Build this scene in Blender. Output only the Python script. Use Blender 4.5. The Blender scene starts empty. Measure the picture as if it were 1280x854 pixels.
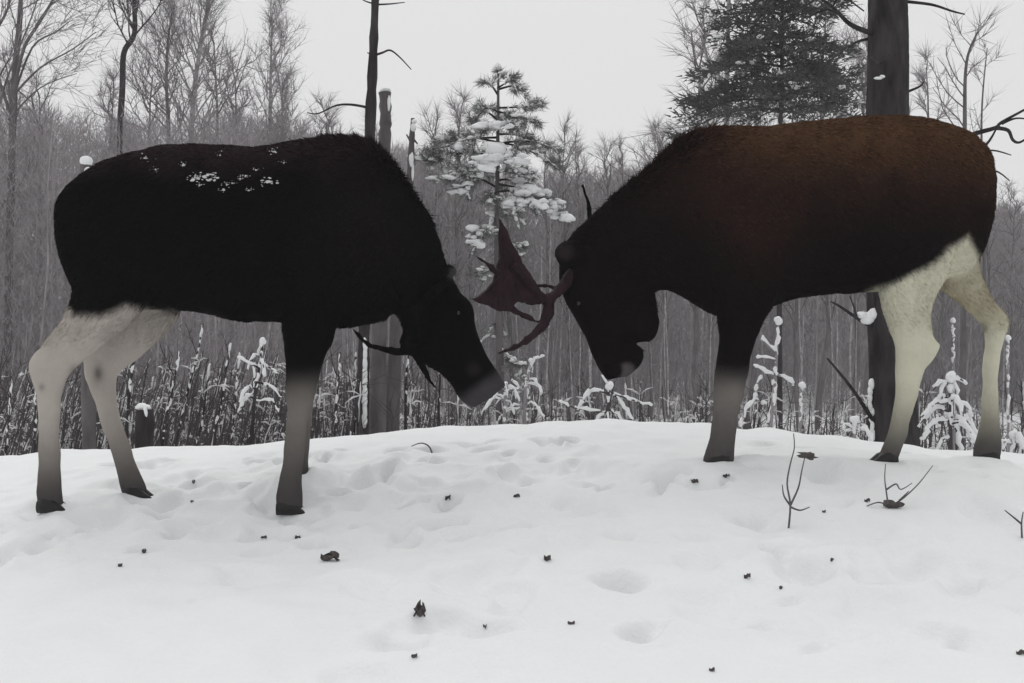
import bpy, math, random
import numpy as np
from mathutils import Vector

# ------------------------------------------------------------------ camera, sky, sun, exposure
scene = bpy.context.scene
F = 1372.0                      # focal length in pixels of the 1280 wide photograph
CZ = 1.0                        # lens height
cam_d = bpy.data.cameras.new("camera"); cam = bpy.data.objects.new("camera", cam_d)
scene.collection.objects.link(cam); scene.camera = cam
cam.location = (0, 0, CZ); cam.rotation_euler = (math.radians(90), 0, 0)
cam_d.sensor_width = 36.0; cam_d.lens = 36.0 * F / 1280.0
cam_d.clip_start = 0.05; cam_d.clip_end = 2000.0

SUN_EL, SUN_AZ = math.radians(62), math.radians(-12)     # azimuth measured from +Y towards +X: a veiled sun behind the animals
world = bpy.data.worlds.new("World"); scene.world = world; world.use_nodes = True
wn, wl = world.node_tree.nodes, world.node_tree.links
wn.clear()
w_out = wn.new("ShaderNodeOutputWorld"); w_bg = wn.new("ShaderNodeBackground")
w_sky = wn.new("ShaderNodeTexSky"); w_sky.sky_type = 'NISHITA'; w_sky.sun_disc = False
w_sky.sun_elevation = SUN_EL; w_sky.sun_rotation = SUN_AZ; w_sky.dust_density = 6.0; w_sky.air_density = 1.0
w_hs = wn.new("ShaderNodeHueSaturation"); w_hs.inputs['Saturation'].default_value = 0.08
w_mix = wn.new("ShaderNodeMixRGB"); w_mix.inputs['Fac'].default_value = 0.90
w_mix.inputs['Color2'].default_value = (7.95, 7.95, 8.0, 1)      # even cloud cover
wl.new(w_sky.outputs[0], w_hs.inputs['Color']); wl.new(w_hs.outputs[0], w_mix.inputs['Color1'])
wl.new(w_mix.outputs[0], w_bg.inputs['Color']); w_bg.inputs['Strength'].default_value = 0.10
wl.new(w_bg.outputs[0], w_out.inputs['Surface'])

sun_d = bpy.data.lights.new("sun", 'SUN'); sun = bpy.data.objects.new("sun", sun_d)
scene.collection.objects.link(sun)
sun_d.energy = 0.95; sun_d.angle = math.radians(75); sun_d.color = (1.0, 0.985, 0.97)
sdir = Vector((math.sin(SUN_AZ) * math.cos(SUN_EL), math.cos(SUN_AZ) * math.cos(SUN_EL), math.sin(SUN_EL)))
sun.rotation_euler = sdir.to_track_quat('Z', 'Y').to_euler(); sun.location = (2, 8, 12)

vs = scene.view_settings
vs.view_transform = 'Standard'; vs.look = 'None'; vs.exposure = 0.0; vs.gamma = 1.0
scene.cycles.use_denoising = True
scene.cycles.max_bounces = 6; scene.cycles.volume_bounces = 1

# ------------------------------------------------------------------ helpers
rng = np.random.default_rng(11)
random.seed(5)
COL = scene.collection

def pt(px, py, Y):
    """direction of a photo pixel carried to the distance Y of the thing it belongs to"""
    return np.array([(px - 640.0) / F * Y, Y, CZ - (py - 427.0) / F * Y])

def sstep(a, b, x):
    t = np.clip((np.asarray(x, float) - a) / (b - a), 0, 1)
    return t * t * (3 - 2 * t)

def vnoise(x, y, seed=0):
    x = np.asarray(x, float); y = np.asarray(y, float)
    xi = np.floor(x).astype(np.int64); yi = np.floor(y).astype(np.int64)
    fx = x - xi; fy = y - yi
    fx = fx * fx * (3 - 2 * fx); fy = fy * fy * (3 - 2 * fy)
    def h(a, b):
        n = (a * 374761393 + b * 668265263 + seed * 144665) & 0x7fffffff
        n = ((n ^ (n >> 13)) * 1274126177) & 0x7fffffff
        return ((n ^ (n >> 16)) & 0xffff) / 65535.0
    return ((h(xi, yi) * (1 - fx) + h(xi + 1, yi) * fx) * (1 - fy)
            + (h(xi, yi + 1) * (1 - fx) + h(xi + 1, yi + 1) * fx) * fy) * 2 - 1

def unit(v):
    v = np.asarray(v, float)
    return v / (np.linalg.norm(v, axis=-1, keepdims=True) + 1e-12)

class MB:
    """collects triangles and quads, builds one mesh object"""
    def __init__(self):
        self.v = []; self.t = []; self.q = []; self.n = 0
    def add(self, v, t=None, q=None):
        v = np.asarray(v, float).reshape(-1, 3)
        if t is not None and len(t): self.t.append(np.asarray(t, np.int64).reshape(-1, 3) + self.n)
        if q is not None and len(q): self.q.append(np.asarray(q, np.int64).reshape(-1, 4) + self.n)
        self.v.append(v); self.n += len(v)
    def tube(self, pts, rad, sides=5, cap=True):
        pts = np.asarray(pts, float); n = len(pts)
        rad = np.broadcast_to(np.asarray(rad, float), (n,))
        d = np.gradient(pts, axis=0); d = unit(d)
        ref = np.array([0.31, 0.9, 0.2]) if abs(d[0][2]) > 0.5 else np.array([0.1, 0.2, 0.97])
        a = unit(np.cross(d, ref)); b = np.cross(d, a)
        ang = np.linspace(0, 2 * np.pi, sides, endpoint=False)
        ring = (pts[:, None, :] + rad[:, None, None] * (np.cos(ang)[None, :, None] * a[:, None, :] + np.sin(ang)[None, :, None] * b[:, None, :]))
        v = ring.reshape(-1, 3)
        i = np.arange(n - 1)[:, None] * sides; j = np.arange(sides)[None, :]; k = (j + 1) % sides
        q = np.stack([i + j, i + k, i + sides + k, i + sides + j], -1).reshape(-1, 4)
        t = []
        if cap:
            v = np.vstack([v, pts[0], pts[-1]])
            for s in range(sides):
                t.append((n * sides, (s + 1) % sides, s))
                t.append((n * sides + 1, (n - 1) * sides + s, (n - 1) * sides + (s + 1) % sides))
        self.add(v, t, q)
    def loft(self, A, B, yc, hw, sides=20, p=0.9):
        """closed tube; every ring spans the points A and B (x, z) and the half width hw in y"""
        A = np.asarray(A, float); B = np.asarray(B, float)
        n = len(A); ang = np.linspace(0, 2 * np.pi, sides, endpoint=False)
        c = np.cos(ang); s = np.sin(ang)
        c = np.sign(c) * abs(c) ** p; s = np.sign(s) * abs(s) ** p
        C = (A + B) / 2; H = (A - B) / 2
        v = C[:, None, :] + c[None, :, None] * H[:, None, :]
        v = v + (s[None, :] * np.asarray(hw, float)[:, None])[:, :, None] * np.array([0, 1.0, 0])
        v = v.reshape(-1, 3); v = np.vstack([v, C[0], C[-1]])
        i = np.arange(n - 1)[:, None] * sides; j = np.arange(sides)[None, :]; k = (j + 1) % sides
        q = np.stack([i + j, i + k, i + sides + k, i + sides + j], -1).reshape(-1, 4)
        t = []
        for s_ in range(sides):
            t.append((n * sides, (s_ + 1) % sides, s_)); t.append((n * sides + 1, (n - 1) * sides + s_, (n - 1) * sides + (s_ + 1) % sides))
        self.add(v, t, q)
    def blades(self, base, d, length, width, droop=0.0):
        """one thin triangle per blade"""
        base = np.asarray(base, float); d = unit(d); n = len(base)
        side = unit(np.cross(d, rng.normal(size=(n, 3))))
        length = np.broadcast_to(np.asarray(length, float), (n,)); width = np.broadcast_to(np.asarray(width, float), (n,))
        tip = base + d * length[:, None]; tip[:, 2] -= droop * length
        v = np.stack([base - side * width[:, None] / 2, base + side * width[:, None] / 2, tip], 1).reshape(-1, 3)
        self.add(v, np.arange(3 * n).reshape(-1, 3))
    def lump(self, c, r, seed=None, rough=0.22, seg=9, rings=6):
        """an uneven rounded clump; r = (rx, ry, rz)"""
        r = np.broadcast_to(np.asarray(r, float), (3,))
        th = np.linspace(0, np.pi, rings + 1)[1:-1]; ph = np.linspace(0, 2 * np.pi, seg, endpoint=False)
        T, P_ = np.meshgrid(th, ph, indexing='ij')
        d = np.stack([np.sin(T) * np.cos(P_), np.sin(T) * np.sin(P_), np.cos(T)], -1).reshape(-1, 3)
        d = np.vstack([d, [0, 0, 1], [0, 0, -1]])
        k = rng.normal(size=(4, 3)) * 2.0; ph0 = rng.uniform(0, 6.28, 4)
        f = 1 + rough * np.sin(d @ k.T + ph0).sum(1) / 2
        v = np.asarray(c, float) + d * r * f[:, None]
        m = rings - 1; q = []; t = []
        for i in range(m - 1):
            for j in range(seg):
                q.append((i * seg + j, (i + 1) * seg + j, (i + 1) * seg + (j + 1) % seg, i * seg + (j + 1) % seg))
        for j in range(seg):
            t.append((m * seg, j, (j + 1) % seg)); t.append((m * seg + 1, (m - 1) * seg + (j + 1) % seg, (m - 1) * seg + j))
        self.add(v, t, q)
    def mesh(self, name, smooth=True, off=None):
        v = np.vstack(self.v)
        if off is not None: v = v - np.asarray(off, float)
        t = np.vstack(self.t) if self.t else np.zeros((0, 3), np.int64)
        q = np.vstack(self.q) if self.q else np.zeros((0, 4), np.int64)
        return raw_mesh(name, v, t, q, smooth)
    def build(self, name, mat, parent=None, off=None, smooth=True):
        return obj(name, self.mesh(name, smooth, off), mat, parent)

def raw_mesh(name, v, t, q, smooth=True):
    me = bpy.data.meshes.new(name)
    me.vertices.add(len(v)); me.vertices.foreach_set("co", np.asarray(v, np.float32).ravel())
    idx = np.concatenate([t.ravel(), q.ravel()]).astype(np.int32)
    tot = np.concatenate([np.full(len(t), 3), np.full(len(q), 4)]).astype(np.int32)
    st = np.concatenate([[0], np.cumsum(tot)[:-1]]).astype(np.int32) if len(tot) else np.zeros(0, np.int32)
    me.loops.add(len(idx)); me.loops.foreach_set("vertex_index", idx)
    me.polygons.add(len(tot)); me.polygons.foreach_set("loop_start", st)
    me.polygons.foreach_set("use_smooth", np.full(len(tot), smooth))
    me.update(calc_edges=True)
    return me

def obj(name, me, mat, parent=None):
    o = bpy.data.objects.new(name, me); COL.objects.link(o)
    if mat is not None:
        me.materials.clear(); me.materials.append(mat)
    if parent is not None: o.parent = parent
    return o

def tag(o, label, cat, group=None, kind=None):
    o['label'] = label; o['category'] = cat
    if group: o['group'] = group
    if kind: o['kind'] = kind
    return o

def thing(name, loc, label, cat, group=None, rz=0.0):
    o = bpy.data.objects.new(name, None); COL.objects.link(o)
    o.location = [float(c) for c in loc]; o.rotation_euler.z = rz; o.empty_display_size = 0.1
    return tag(o, label, cat, group)

def copy_tree(root, loc, rz=0.0, s=1.0):
    c = root.copy(); COL.objects.link(c); c.location = [float(q) for q in loc]; c.rotation_euler.z = rz; c.scale = (s, s, s)
    for ch in root.children:
        d = ch.copy(); COL.objects.link(d); d.parent = c
        for g in ch.children:
            e = g.copy(); COL.objects.link(e); e.parent = d
    return c

# ------------------------------------------------------------------ materials
def mat(name, col, rough=0.85, spec=0.2, var=0.25, scale=12.0, bump=0.0, bscale=40.0, stretch=(1, 1, 1), attr=None, col2=None):
    m = bpy.data.materials.new(name); m.use_nodes = True
    n, l = m.node_tree.nodes, m.node_tree.links
    b = n['Principled BSDF']; b.inputs['Roughness'].default_value = rough; b.inputs['Specular IOR Level'].default_value = spec
    tc = n.new('ShaderNodeTexCoord'); mp = n.new('ShaderNodeMapping'); mp.inputs['Scale'].default_value = stretch
    l.new(tc.outputs['Object'], mp.inputs['Vector'])
    nz = n.new('ShaderNodeTexNoise'); nz.inputs['Scale'].default_value = scale; nz.inputs['Detail'].default_value = 5
    l.new(mp.outputs[0], nz.inputs['Vector'])
    rp = n.new('ShaderNodeValToRGB'); rp.color_ramp.elements[0].position = 0.3; rp.color_ramp.elements[1].position = 0.7
    c2 = col2 or tuple(min(1, c * (1 + var)) for c in col); c1 = col if col2 else tuple(c * (1 - var) for c in col)
    rp.color_ramp.elements[0].color = (*c1, 1); rp.color_ramp.elements[1].color = (*c2, 1)
    l.new(nz.outputs['Fac'], rp.inputs['Fac'])
    if attr:
        at = n.new('ShaderNodeAttribute'); at.attribute_name = attr
        mx = n.new('ShaderNodeMixRGB'); mx.blend_type = 'MULTIPLY'; mx.inputs['Fac'].default_value = 1
        l.new(at.outputs['Color'], mx.inputs['Color1']); l.new(rp.outputs[0], mx.inputs['Color2'])
        l.new(mx.outputs[0], b.inputs['Base Color'])
    else:
        l.new(rp.outputs[0], b.inputs['Base Color'])
    if bump:
        nb = n.new('ShaderNodeTexNoise'); nb.inputs['Scale'].default_value = bscale; nb.inputs['Detail'].default_value = 6
        l.new(mp.outputs[0], nb.inputs['Vector'])
        bp = n.new('ShaderNodeBump'); bp.inputs['Strength'].default_value = bump; bp.inputs['Distance'].default_value = 0.02
        l.new(nb.outputs['Fac'], bp.inputs['Height']); l.new(bp.outputs[0], b.inputs['Normal'])
    return m

M = {
    'snow': mat('snow', (0.805, 0.82, 0.825), 0.75, 0.25, 0.02, 3.0, 0.25, 55.0),
    'snow_clump': mat('snow_clump', (0.84, 0.845, 0.85), 0.8, 0.2, 0.02, 6.0, 0.3, 60.0),
    'bark_dark': mat('bark_dark', (0.016, 0.014, 0.015), 0.9, 0.15, 0.45, 13.0, 0.9, 24.0, (1, 1, 0.3), None, (0.056, 0.050, 0.052)),
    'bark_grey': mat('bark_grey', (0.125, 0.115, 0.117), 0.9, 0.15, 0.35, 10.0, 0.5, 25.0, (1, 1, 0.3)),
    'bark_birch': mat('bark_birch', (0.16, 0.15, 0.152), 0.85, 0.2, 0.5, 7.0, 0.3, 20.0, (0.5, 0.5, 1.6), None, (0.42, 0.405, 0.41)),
    'twig_grey': mat('twig_grey', (0.300, 0.280, 0.291), 0.9, 0.1, 0.25, 2.0),  # lightened so the colour carries some of the far wood's mist
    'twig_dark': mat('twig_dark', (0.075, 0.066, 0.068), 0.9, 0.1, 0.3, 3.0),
    'needle': mat('needle', (0.056, 0.057, 0.056), 0.7, 0.25, 0.35, 3.0),
    'needle_frost': mat('needle_frost', (0.06, 0.064, 0.061), 0.75, 0.2, 0.45, 9.0, 0, 40, (1, 1, 1), None, (0.30, 0.305, 0.30)),
    'coat': mat('coat', (0.9, 0.9, 0.9), 0.9, 0.03, 0.07, 9.0, 0.3, 60.0, (1, 1, 1), 'coat_colour'),
    'antler': mat('antler', (0.020, 0.0095, 0.012), 0.7, 0.12, 0.3, 14.0, 0.4, 40.0),
    'antler_dark': mat('antler_dark', (0.0035, 0.0028, 0.003), 0.9, 0.02, 0.3, 14.0, 0.4, 40.0),
    'hoof': mat('hoof', (0.012, 0.011, 0.012), 0.5, 0.3, 0.3, 30.0),
    'eye': mat('eye', (0.006, 0.005, 0.005), 0.12, 0.5, 0.1, 30.0),
    'frost': mat('frost', (0.62, 0.615, 0.62), 0.85, 0.15, 0.25, 14.0),
    'leaf': mat('leaf', (0.085, 0.075, 0.072), 0.8, 0.2, 0.4, 40.0),
}

# ------------------------------------------------------------------ ground
LY, RY, HY = 5.50, 5.75, 5.62        # distances of the two animals and of the meeting heads
ctrl = [  # pixel, pixel, distance: where hooves and the crest touch the snow
    (63, 640, LY - .17), (170, 621, LY + .17), (360, 641, LY - .17), (374, 607, LY + .17),
    (898, 581, RY - .16), (905, 576, RY + .17), (1106, 580, RY - .17), (1233, 577, RY + .17),
    (-80, 590, 6.7), (0, 577, 6.7), (100, 571, 6.8), (200, 570, 6.9), (300, 559, 7.0), (390, 551, 7.0), (480, 544, 7.0), (560, 536, 7.0),
    (650, 532, 7.0), (760, 531, 7.0), (860, 533, 7.0), (950, 541, 6.9), (1020, 549, 6.8), (1085, 559, 6.7), (1150, 568, 6.6), (1280, 574, 6.6), (1400, 590, 6.6),
    (640, 620, 5.35), (640, 700, 4.35), (200, 760, 3.95), (1080, 740, 3.95), (640, 854, 3.2), (0, 854, 3.25), (1280, 854, 3.15), (-80, 680, 4.9), (1380, 640, 4.9),
]
CP = np.array([pt(*c) for c in ctrl])
def tpsU(r2): return np.where(r2 > 1e-12, 0.5 * r2 * np.log(r2 + 1e-12), 0)
def tps_fit(P):
    n = len(P); d2 = ((P[:, None, :2] - P[None, :, :2]) ** 2).sum(-1)
    A = np.zeros((n + 3, n + 3)); A[:n, :n] = tpsU(d2) + np.eye(n) * 0.004
    A[:n, n] = 1; A[:n, n + 1:] = P[:, :2]; A[n, :n] = 1; A[n + 1:, :n] = P[:, :2].T
    return np.linalg.solve(A, np.concatenate([P[:, 2], np.zeros(3)]))
TW = tps_fit(CP)
dent_px = [(600, 712, .17, .03), (770, 728, .10, .05), (800, 792, .10, .05), (890, 765, .20, .02), (1010, 715, .16, .06), (1160, 708, .18, .04), (1180, 795, .15, .025),
           (1080, 770, .22, .02), (700, 680, .16, .02), (460, 606, .14, .05), (425, 618, .08, .04), (510, 680, .08, .04), (580, 785, .16, .04), (490, 805, .10, .03), (330, 632, .10, .04),
           (232, 606, .09, .03), (560, 630, .06, .05), (640, 600, .20, .025), (720, 592, .28, .02), (1030, 592, .26, .025), (880, 606, .08, .04), (908, 602, .05, .04), (30, 690, .10, .03),
           (330, 672, .08, .03), (372, 672, .08, .03), (310, 716, .10, .02), (210, 626, .12, .03), (480, 595, .10, .04), (540, 600, .12, .03), (960, 650, .2, .02), (1080, 655, .2, .02),
           (640, 740, .12, .02), (1230, 640, .16, .03), (1200, 730, .12, .03), (450, 730, .14, .02), (870, 700, .12, .02), (740, 640, .14, .025), (120, 650, .14, .025)]
DENTS = []; HOOF_FIX = []
def ground(x, y, fine=True):
    x = np.atleast_1d(np.asarray(x, float)); y = np.atleast_1d(np.asarray(y, float))
    xc = np.clip(x, -4.3, 4.3); yc = np.clip(y, 2.6, 7.25)
    z = np.full(x.shape, TW[-3]) + TW[-2] * xc + TW[-1] * yc
    for i in range(len(CP)):
        z = z + TW[i] * tpsU((xc - CP[i, 0]) ** 2 + (yc - CP[i, 1]) ** 2)
    far = -0.55 - 1.9 * sstep(9, 30, y) + 0.18 * vnoise(x * .25, y * .25, 3) + 0.5 * vnoise(x * .05, y * .05, 4) * sstep(12, 40, y)
    w = sstep(7.0, 10.0, y)
    z = z * (1 - w) + far * w
    if fine:
        amp = 1 - 0.6 * sstep(7.5, 9, y)
        z = z + amp * (0.020 * vnoise(x * 2.1, y * 2.1, 1) + 0.013 * vnoise(x * 4.7, y * 4.7, 2) + 0.006 * vnoise(x * 9.1, y * 9.1, 12) + 0.0028 * vnoise(x * 13, y * 13, 7))
        tramp = sstep(2.0, 0.7, np.abs(x + 1.0)) * sstep(4.6, 5.2, y) * sstep(6.6, 6.0, y)
        z = z + tramp * 0.034 * vnoise(x * 9, y * 9, 9)
        for (dx, dy, r, h) in DENTS:
            k_ = np.where((np.abs(x - dx) < r * 3) & (np.abs(y - dy) < r * 3))[0]
            if not len(k_): continue
            xa, ya = x[k_], y[k_]
            ca, sa = math.cos(dx * 37 + dy * 11), math.sin(dx * 37 + dy * 11); st_ = 1.0 + .55 * abs(math.sin(dx * 91))
            u_, w_ = (xa - dx) * ca + (ya - dy) * sa, -(xa - dx) * sa + (ya - dy) * ca
            d = np.hypot(u_ / st_, w_ * 1.15) / r
            d = d * (1 + 0.42 * vnoise(xa * 6 + dx * 9, ya * 6, 5) + 0.25 * vnoise(xa * 15 + dx * 9, ya * 15, 6))
            z[k_] += -h * 1.9 * (1 - sstep(0.15, 1.0, d)) + h * 0.25 * np.exp(-((d - 1.2) / 0.35) ** 2)
    for (hx, hy, dz) in HOOF_FIX: z = z + dz * np.exp(-((x - hx) ** 2 + (y - hy) ** 2) / (2 * .13 ** 2))
    return z
def gz(x, y): return float(ground(x, y)[0])
def hit(px, py):
    """where the ray of a pixel meets the near snow"""
    Y = np.arange(2.6, 7.6, 0.01)
    z = ground((px - 640) / F * Y, Y); r = CZ - (py - 427) / F * Y
    k = np.argmax(r <= z) if (r <= z).any() else len(Y) - 1
    return np.array([(px - 640) / F * Y[k], Y[k], z[k]])
DENTS = [(*hit(a, b)[:2], r, h) for (a, b, r, h) in dent_px]
for i in range(120):
    x_, y_ = rng.uniform(-3, 3), rng.uniform(2.8, 6.6)
    DENTS.append((x_, y_, rng.uniform(.04, .13), rng.uniform(.006, .026)))
for i in range(64):                                   # the trampled strip along the crest between the animals
    x_, y_ = rng.normal(-.8, .95), rng.uniform(4.7, 6.5)
    DENTS.append((x_, y_, rng.uniform(.04, .10), rng.uniform(.015, .045)))
_T = np.array([pt(*c) for c in ctrl[:8]]); _T[:, 2] += .016            # hooves stand a little way down in the snow
for _ in range(6):
    _r = _T[:, 2] - ground(_T[:, 0], _T[:, 1])
    HOOF_FIX += [(_T[k, 0], _T[k, 1], .8 * _r[k]) for k in range(8)]
for k in range(8): DENTS.append((_T[k, 0] + .16, _T[k, 1] - .10, .09, .02))

def axis(core0, core1, step, lo, hi, g=1.18):
    a = list(np.arange(core0, core1, step)); s = step; x = core0; L = []
    while x > lo: s *= g; x -= s; L.append(max(x, lo))
    s = step; x = a[-1]; R = []
    while x < hi: s = min(s * g, 14); x += s; R.append(min(x, hi))
    return np.array(L[::-1] + a + R)
gx = axis(-3.4, 3.4, 0.017, -300, 300); gy = axis(2.7, 7.7, 0.017, -40, 500)
X, Y = np.meshgrid(gx, gy); Z = ground(X.ravel(), Y.ravel())
nx, ny = len(gx), len(gy)
i = (np.arange(ny - 1)[:, None] * nx + np.arange(nx - 1)[None, :]).ravel()
gq = np.stack([i, i + 1, i + nx + 1, i + nx], 1)
g_me = raw_mesh('snow_ground', np.stack([X.ravel(), Y.ravel(), Z], 1), np.zeros((0, 3), np.int64), gq)
g_o = obj('snow_ground', g_me, M['snow']); g_o['kind'] = 'structure'

# ------------------------------------------------------------------ moose
def remesh(mb, voxel, smooth_it, name):
    me = mb.mesh(name + '_raw'); o = bpy.data.objects.new(name + '_raw', me); COL.objects.link(o)
    r = o.modifiers.new('r', 'REMESH'); r.mode = 'VOXEL'; r.voxel_size = voxel; r.use_smooth_shade = True
    s = o.modifiers.new('s', 'SMOOTH'); s.factor = 0.5; s.iterations = smooth_it
    dg = bpy.context.evaluated_depsgraph_get(); ev = o.evaluated_get(dg)
    out = bpy.data.meshes.new_from_object(ev)
    bpy.data.objects.remove(o); bpy.data.meshes.remove(me)
    n = len(out.vertices); v = np.zeros(n * 3, np.float32); out.vertices.foreach_get('co', v); v = v.reshape(-1, 3).astype(float)
    out.calc_loop_triangles(); t = np.zeros(len(out.loop_triangles) * 3, np.int32); out.loop_triangles.foreach_get('vertices', t)
    t = t.reshape(-1, 3).astype(np.int64)
    bpy.data.meshes.remove(out)
    return v, t

def vnormals(v, t):
    fn = np.cross(v[t[:, 1]] - v[t[:, 0]], v[t[:, 2]] - v[t[:, 0]])
    n = np.zeros_like(v)
    for k in range(3):
        for c in range(3):
            n[:, c] += np.bincount(t[:, k], fn[:, c], len(v))
    return unit(n), np.linalg.norm(fn, axis=1) / 2

def resample(rows, k=4):
    """Catmull-Rom through the stations"""
    R = np.asarray(rows, float); n = len(R); out = []
    for i in range(n - 1):
        p0, p1, p2, p3 = R[max(i - 1, 0)], R[i], R[i + 1], R[min(i + 2, n - 1)]
        for j in range(k):
            t = j / k
            out.append(0.5 * ((2 * p1) + (-p0 + p2) * t + (2 * p0 - 5 * p1 + 4 * p2 - p3) * t * t + (-p0 + 3 * p1 - 3 * p2 + p3) * t ** 3))
    out.append(R[-1]); return np.array(out)

def px_loft(mb, rows, Y, sides=22, p=0.9, k=4):
    """rows: ax, ay, bx, by, half width, offset in y (optional)"""
    R = np.array([list(r) + [0.0] * (6 - len(r)) for r in rows], float); R = resample(R, k)
    yy = Y + R[:, 5]
    A = np.stack([(R[:, 0] - 640) / F * yy, yy, CZ - (R[:, 1] - 427) / F * yy], 1)
    B = np.stack([(R[:, 2] - 640) / F * yy, yy, CZ - (R[:, 3] - 427) / F * yy], 1)
    mb.loft(A, B, yy, np.maximum(R[:, 4], .004), sides, p)

def colour_attr(me, c):
    a = me.color_attributes.new('coat_colour', 'FLOAT_COLOR', 'POINT')
    a.data.foreach_set('color', np.hstack([c, np.ones((len(c), 1))]).astype(np.float32).ravel())

def lerp(a, b, t): return a * (1 - t[:, None]) + b * t[:, None]

def hoof_mesh(mb, c, fwd, w=0.058, L=0.145, h=0.08):
    """two toes, side by side, pointed at the front"""
    fwd = unit(np.array([fwd, 0.0, 0.0])); s = np.array([0, 1.0, 0])
    for sg in (-1, 1):
        rows = []
        for (t, hh, ww) in ((-.42, .80, .75), (-.15, 1.0, 1.0), (.15, .78, .98), (.38, .42, .75), (.58, .14, .25)):
            ctr = np.asarray(c) + fwd * L * t + s * sg * (w * 0.52 * (1 - 0.25 * max(t, 0)))
            rows.append((ctr, hh * h, ww * w * 0.5))
        v = []; n = 10
        for (ctr, hh, ww) in rows:
            for a in np.linspace(0, 2 * np.pi, n, endpoint=False):
                v.append(ctr + s * ww * math.cos(a) + np.array([0, 0, hh * (0.5 + 0.5 * math.sin(a)) - 0.012]))
        v = np.array(v); m = len(rows)
        q = [(i * n + j, i * n + (j + 1) % n, (i + 1) * n + (j + 1) % n, (i + 1) * n + j) for i in range(m - 1) for j in range(n)]
        t = [(0, j + 1, j) for j in range(1, n - 1)] + [((m - 1) * n, (m - 1) * n + j, (m - 1) * n + j + 1) for j in range(1, n - 1)]
        mb.add(v, t, q)

def antler(name, M_, parent, off, tubes, palm=None):
    """tubes: lists of (px, py, Y, radius); palm: outline (px, py, Y) of the flat blade"""
    mb = MB()
    for tb in tubes:
        R = resample(tb, 5); P = np.array([pt(r[0], r[1], r[2]) for r in R])
        mb.tube(P, np.maximum(R[:, 3], .004), 9)
    if palm is not None:
        O = np.array([pt(*p) for p in palm]); n = len(O); c = O.mean(0)
        u, s_, vt = np.linalg.svd(O - c); nrm = vt[2]
        if nrm[1] > 0: nrm = -nrm
        rings = [(1.0, .010), (0.86, .017), (0.5, .021)]
        v = []
        for sg in (1, -1):
            for (sc, th) in rings: v.append(c + (O - c) * sc + nrm * (sg * th - .045 * (1 - sc ** 2)))
            v.append((c + nrm * (sg * .021 - .045))[None])
        v = np.vstack(v); q = []; t = []; h = 3 * n + 1
        for b, fl in ((0, False), (h, True)):
            for r_ in range(2):
                for j in range(n):
                    f = (b + r_ * n + j, b + r_ * n + (j + 1) % n, b + (r_ + 1) * n + (j + 1) % n, b + (r_ + 1) * n + j)
                    q.append(f[::-1] if fl else f)
            for j in range(n):
                f = (b + 2 * n + j, b + 2 * n + (j + 1) % n, b + 3 * n); t.append(f[::-1] if fl else f)
        for j in range(n): q.append((j, h + j, h + (j + 1) % n, (j + 1) % n))
        mb.add(v, t, q)
    v, t = remesh(mb, 0.0075, 3, name)
    nn_, _ = vnormals(v, t); v = v + nn_ * (.0045 * vnoise(v[:, 0] * 45 + v[:, 1] * 30, v[:, 2] * 22, 71) + .002 * vnoise(v[:, 0] * 110, v[:, 2] * 90 + v[:, 1] * 60, 72))[:, None]
    o = obj(name, raw_mesh(name, v - off, t, np.zeros((0, 4), np.int64)), M_, parent)
    return o

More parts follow.
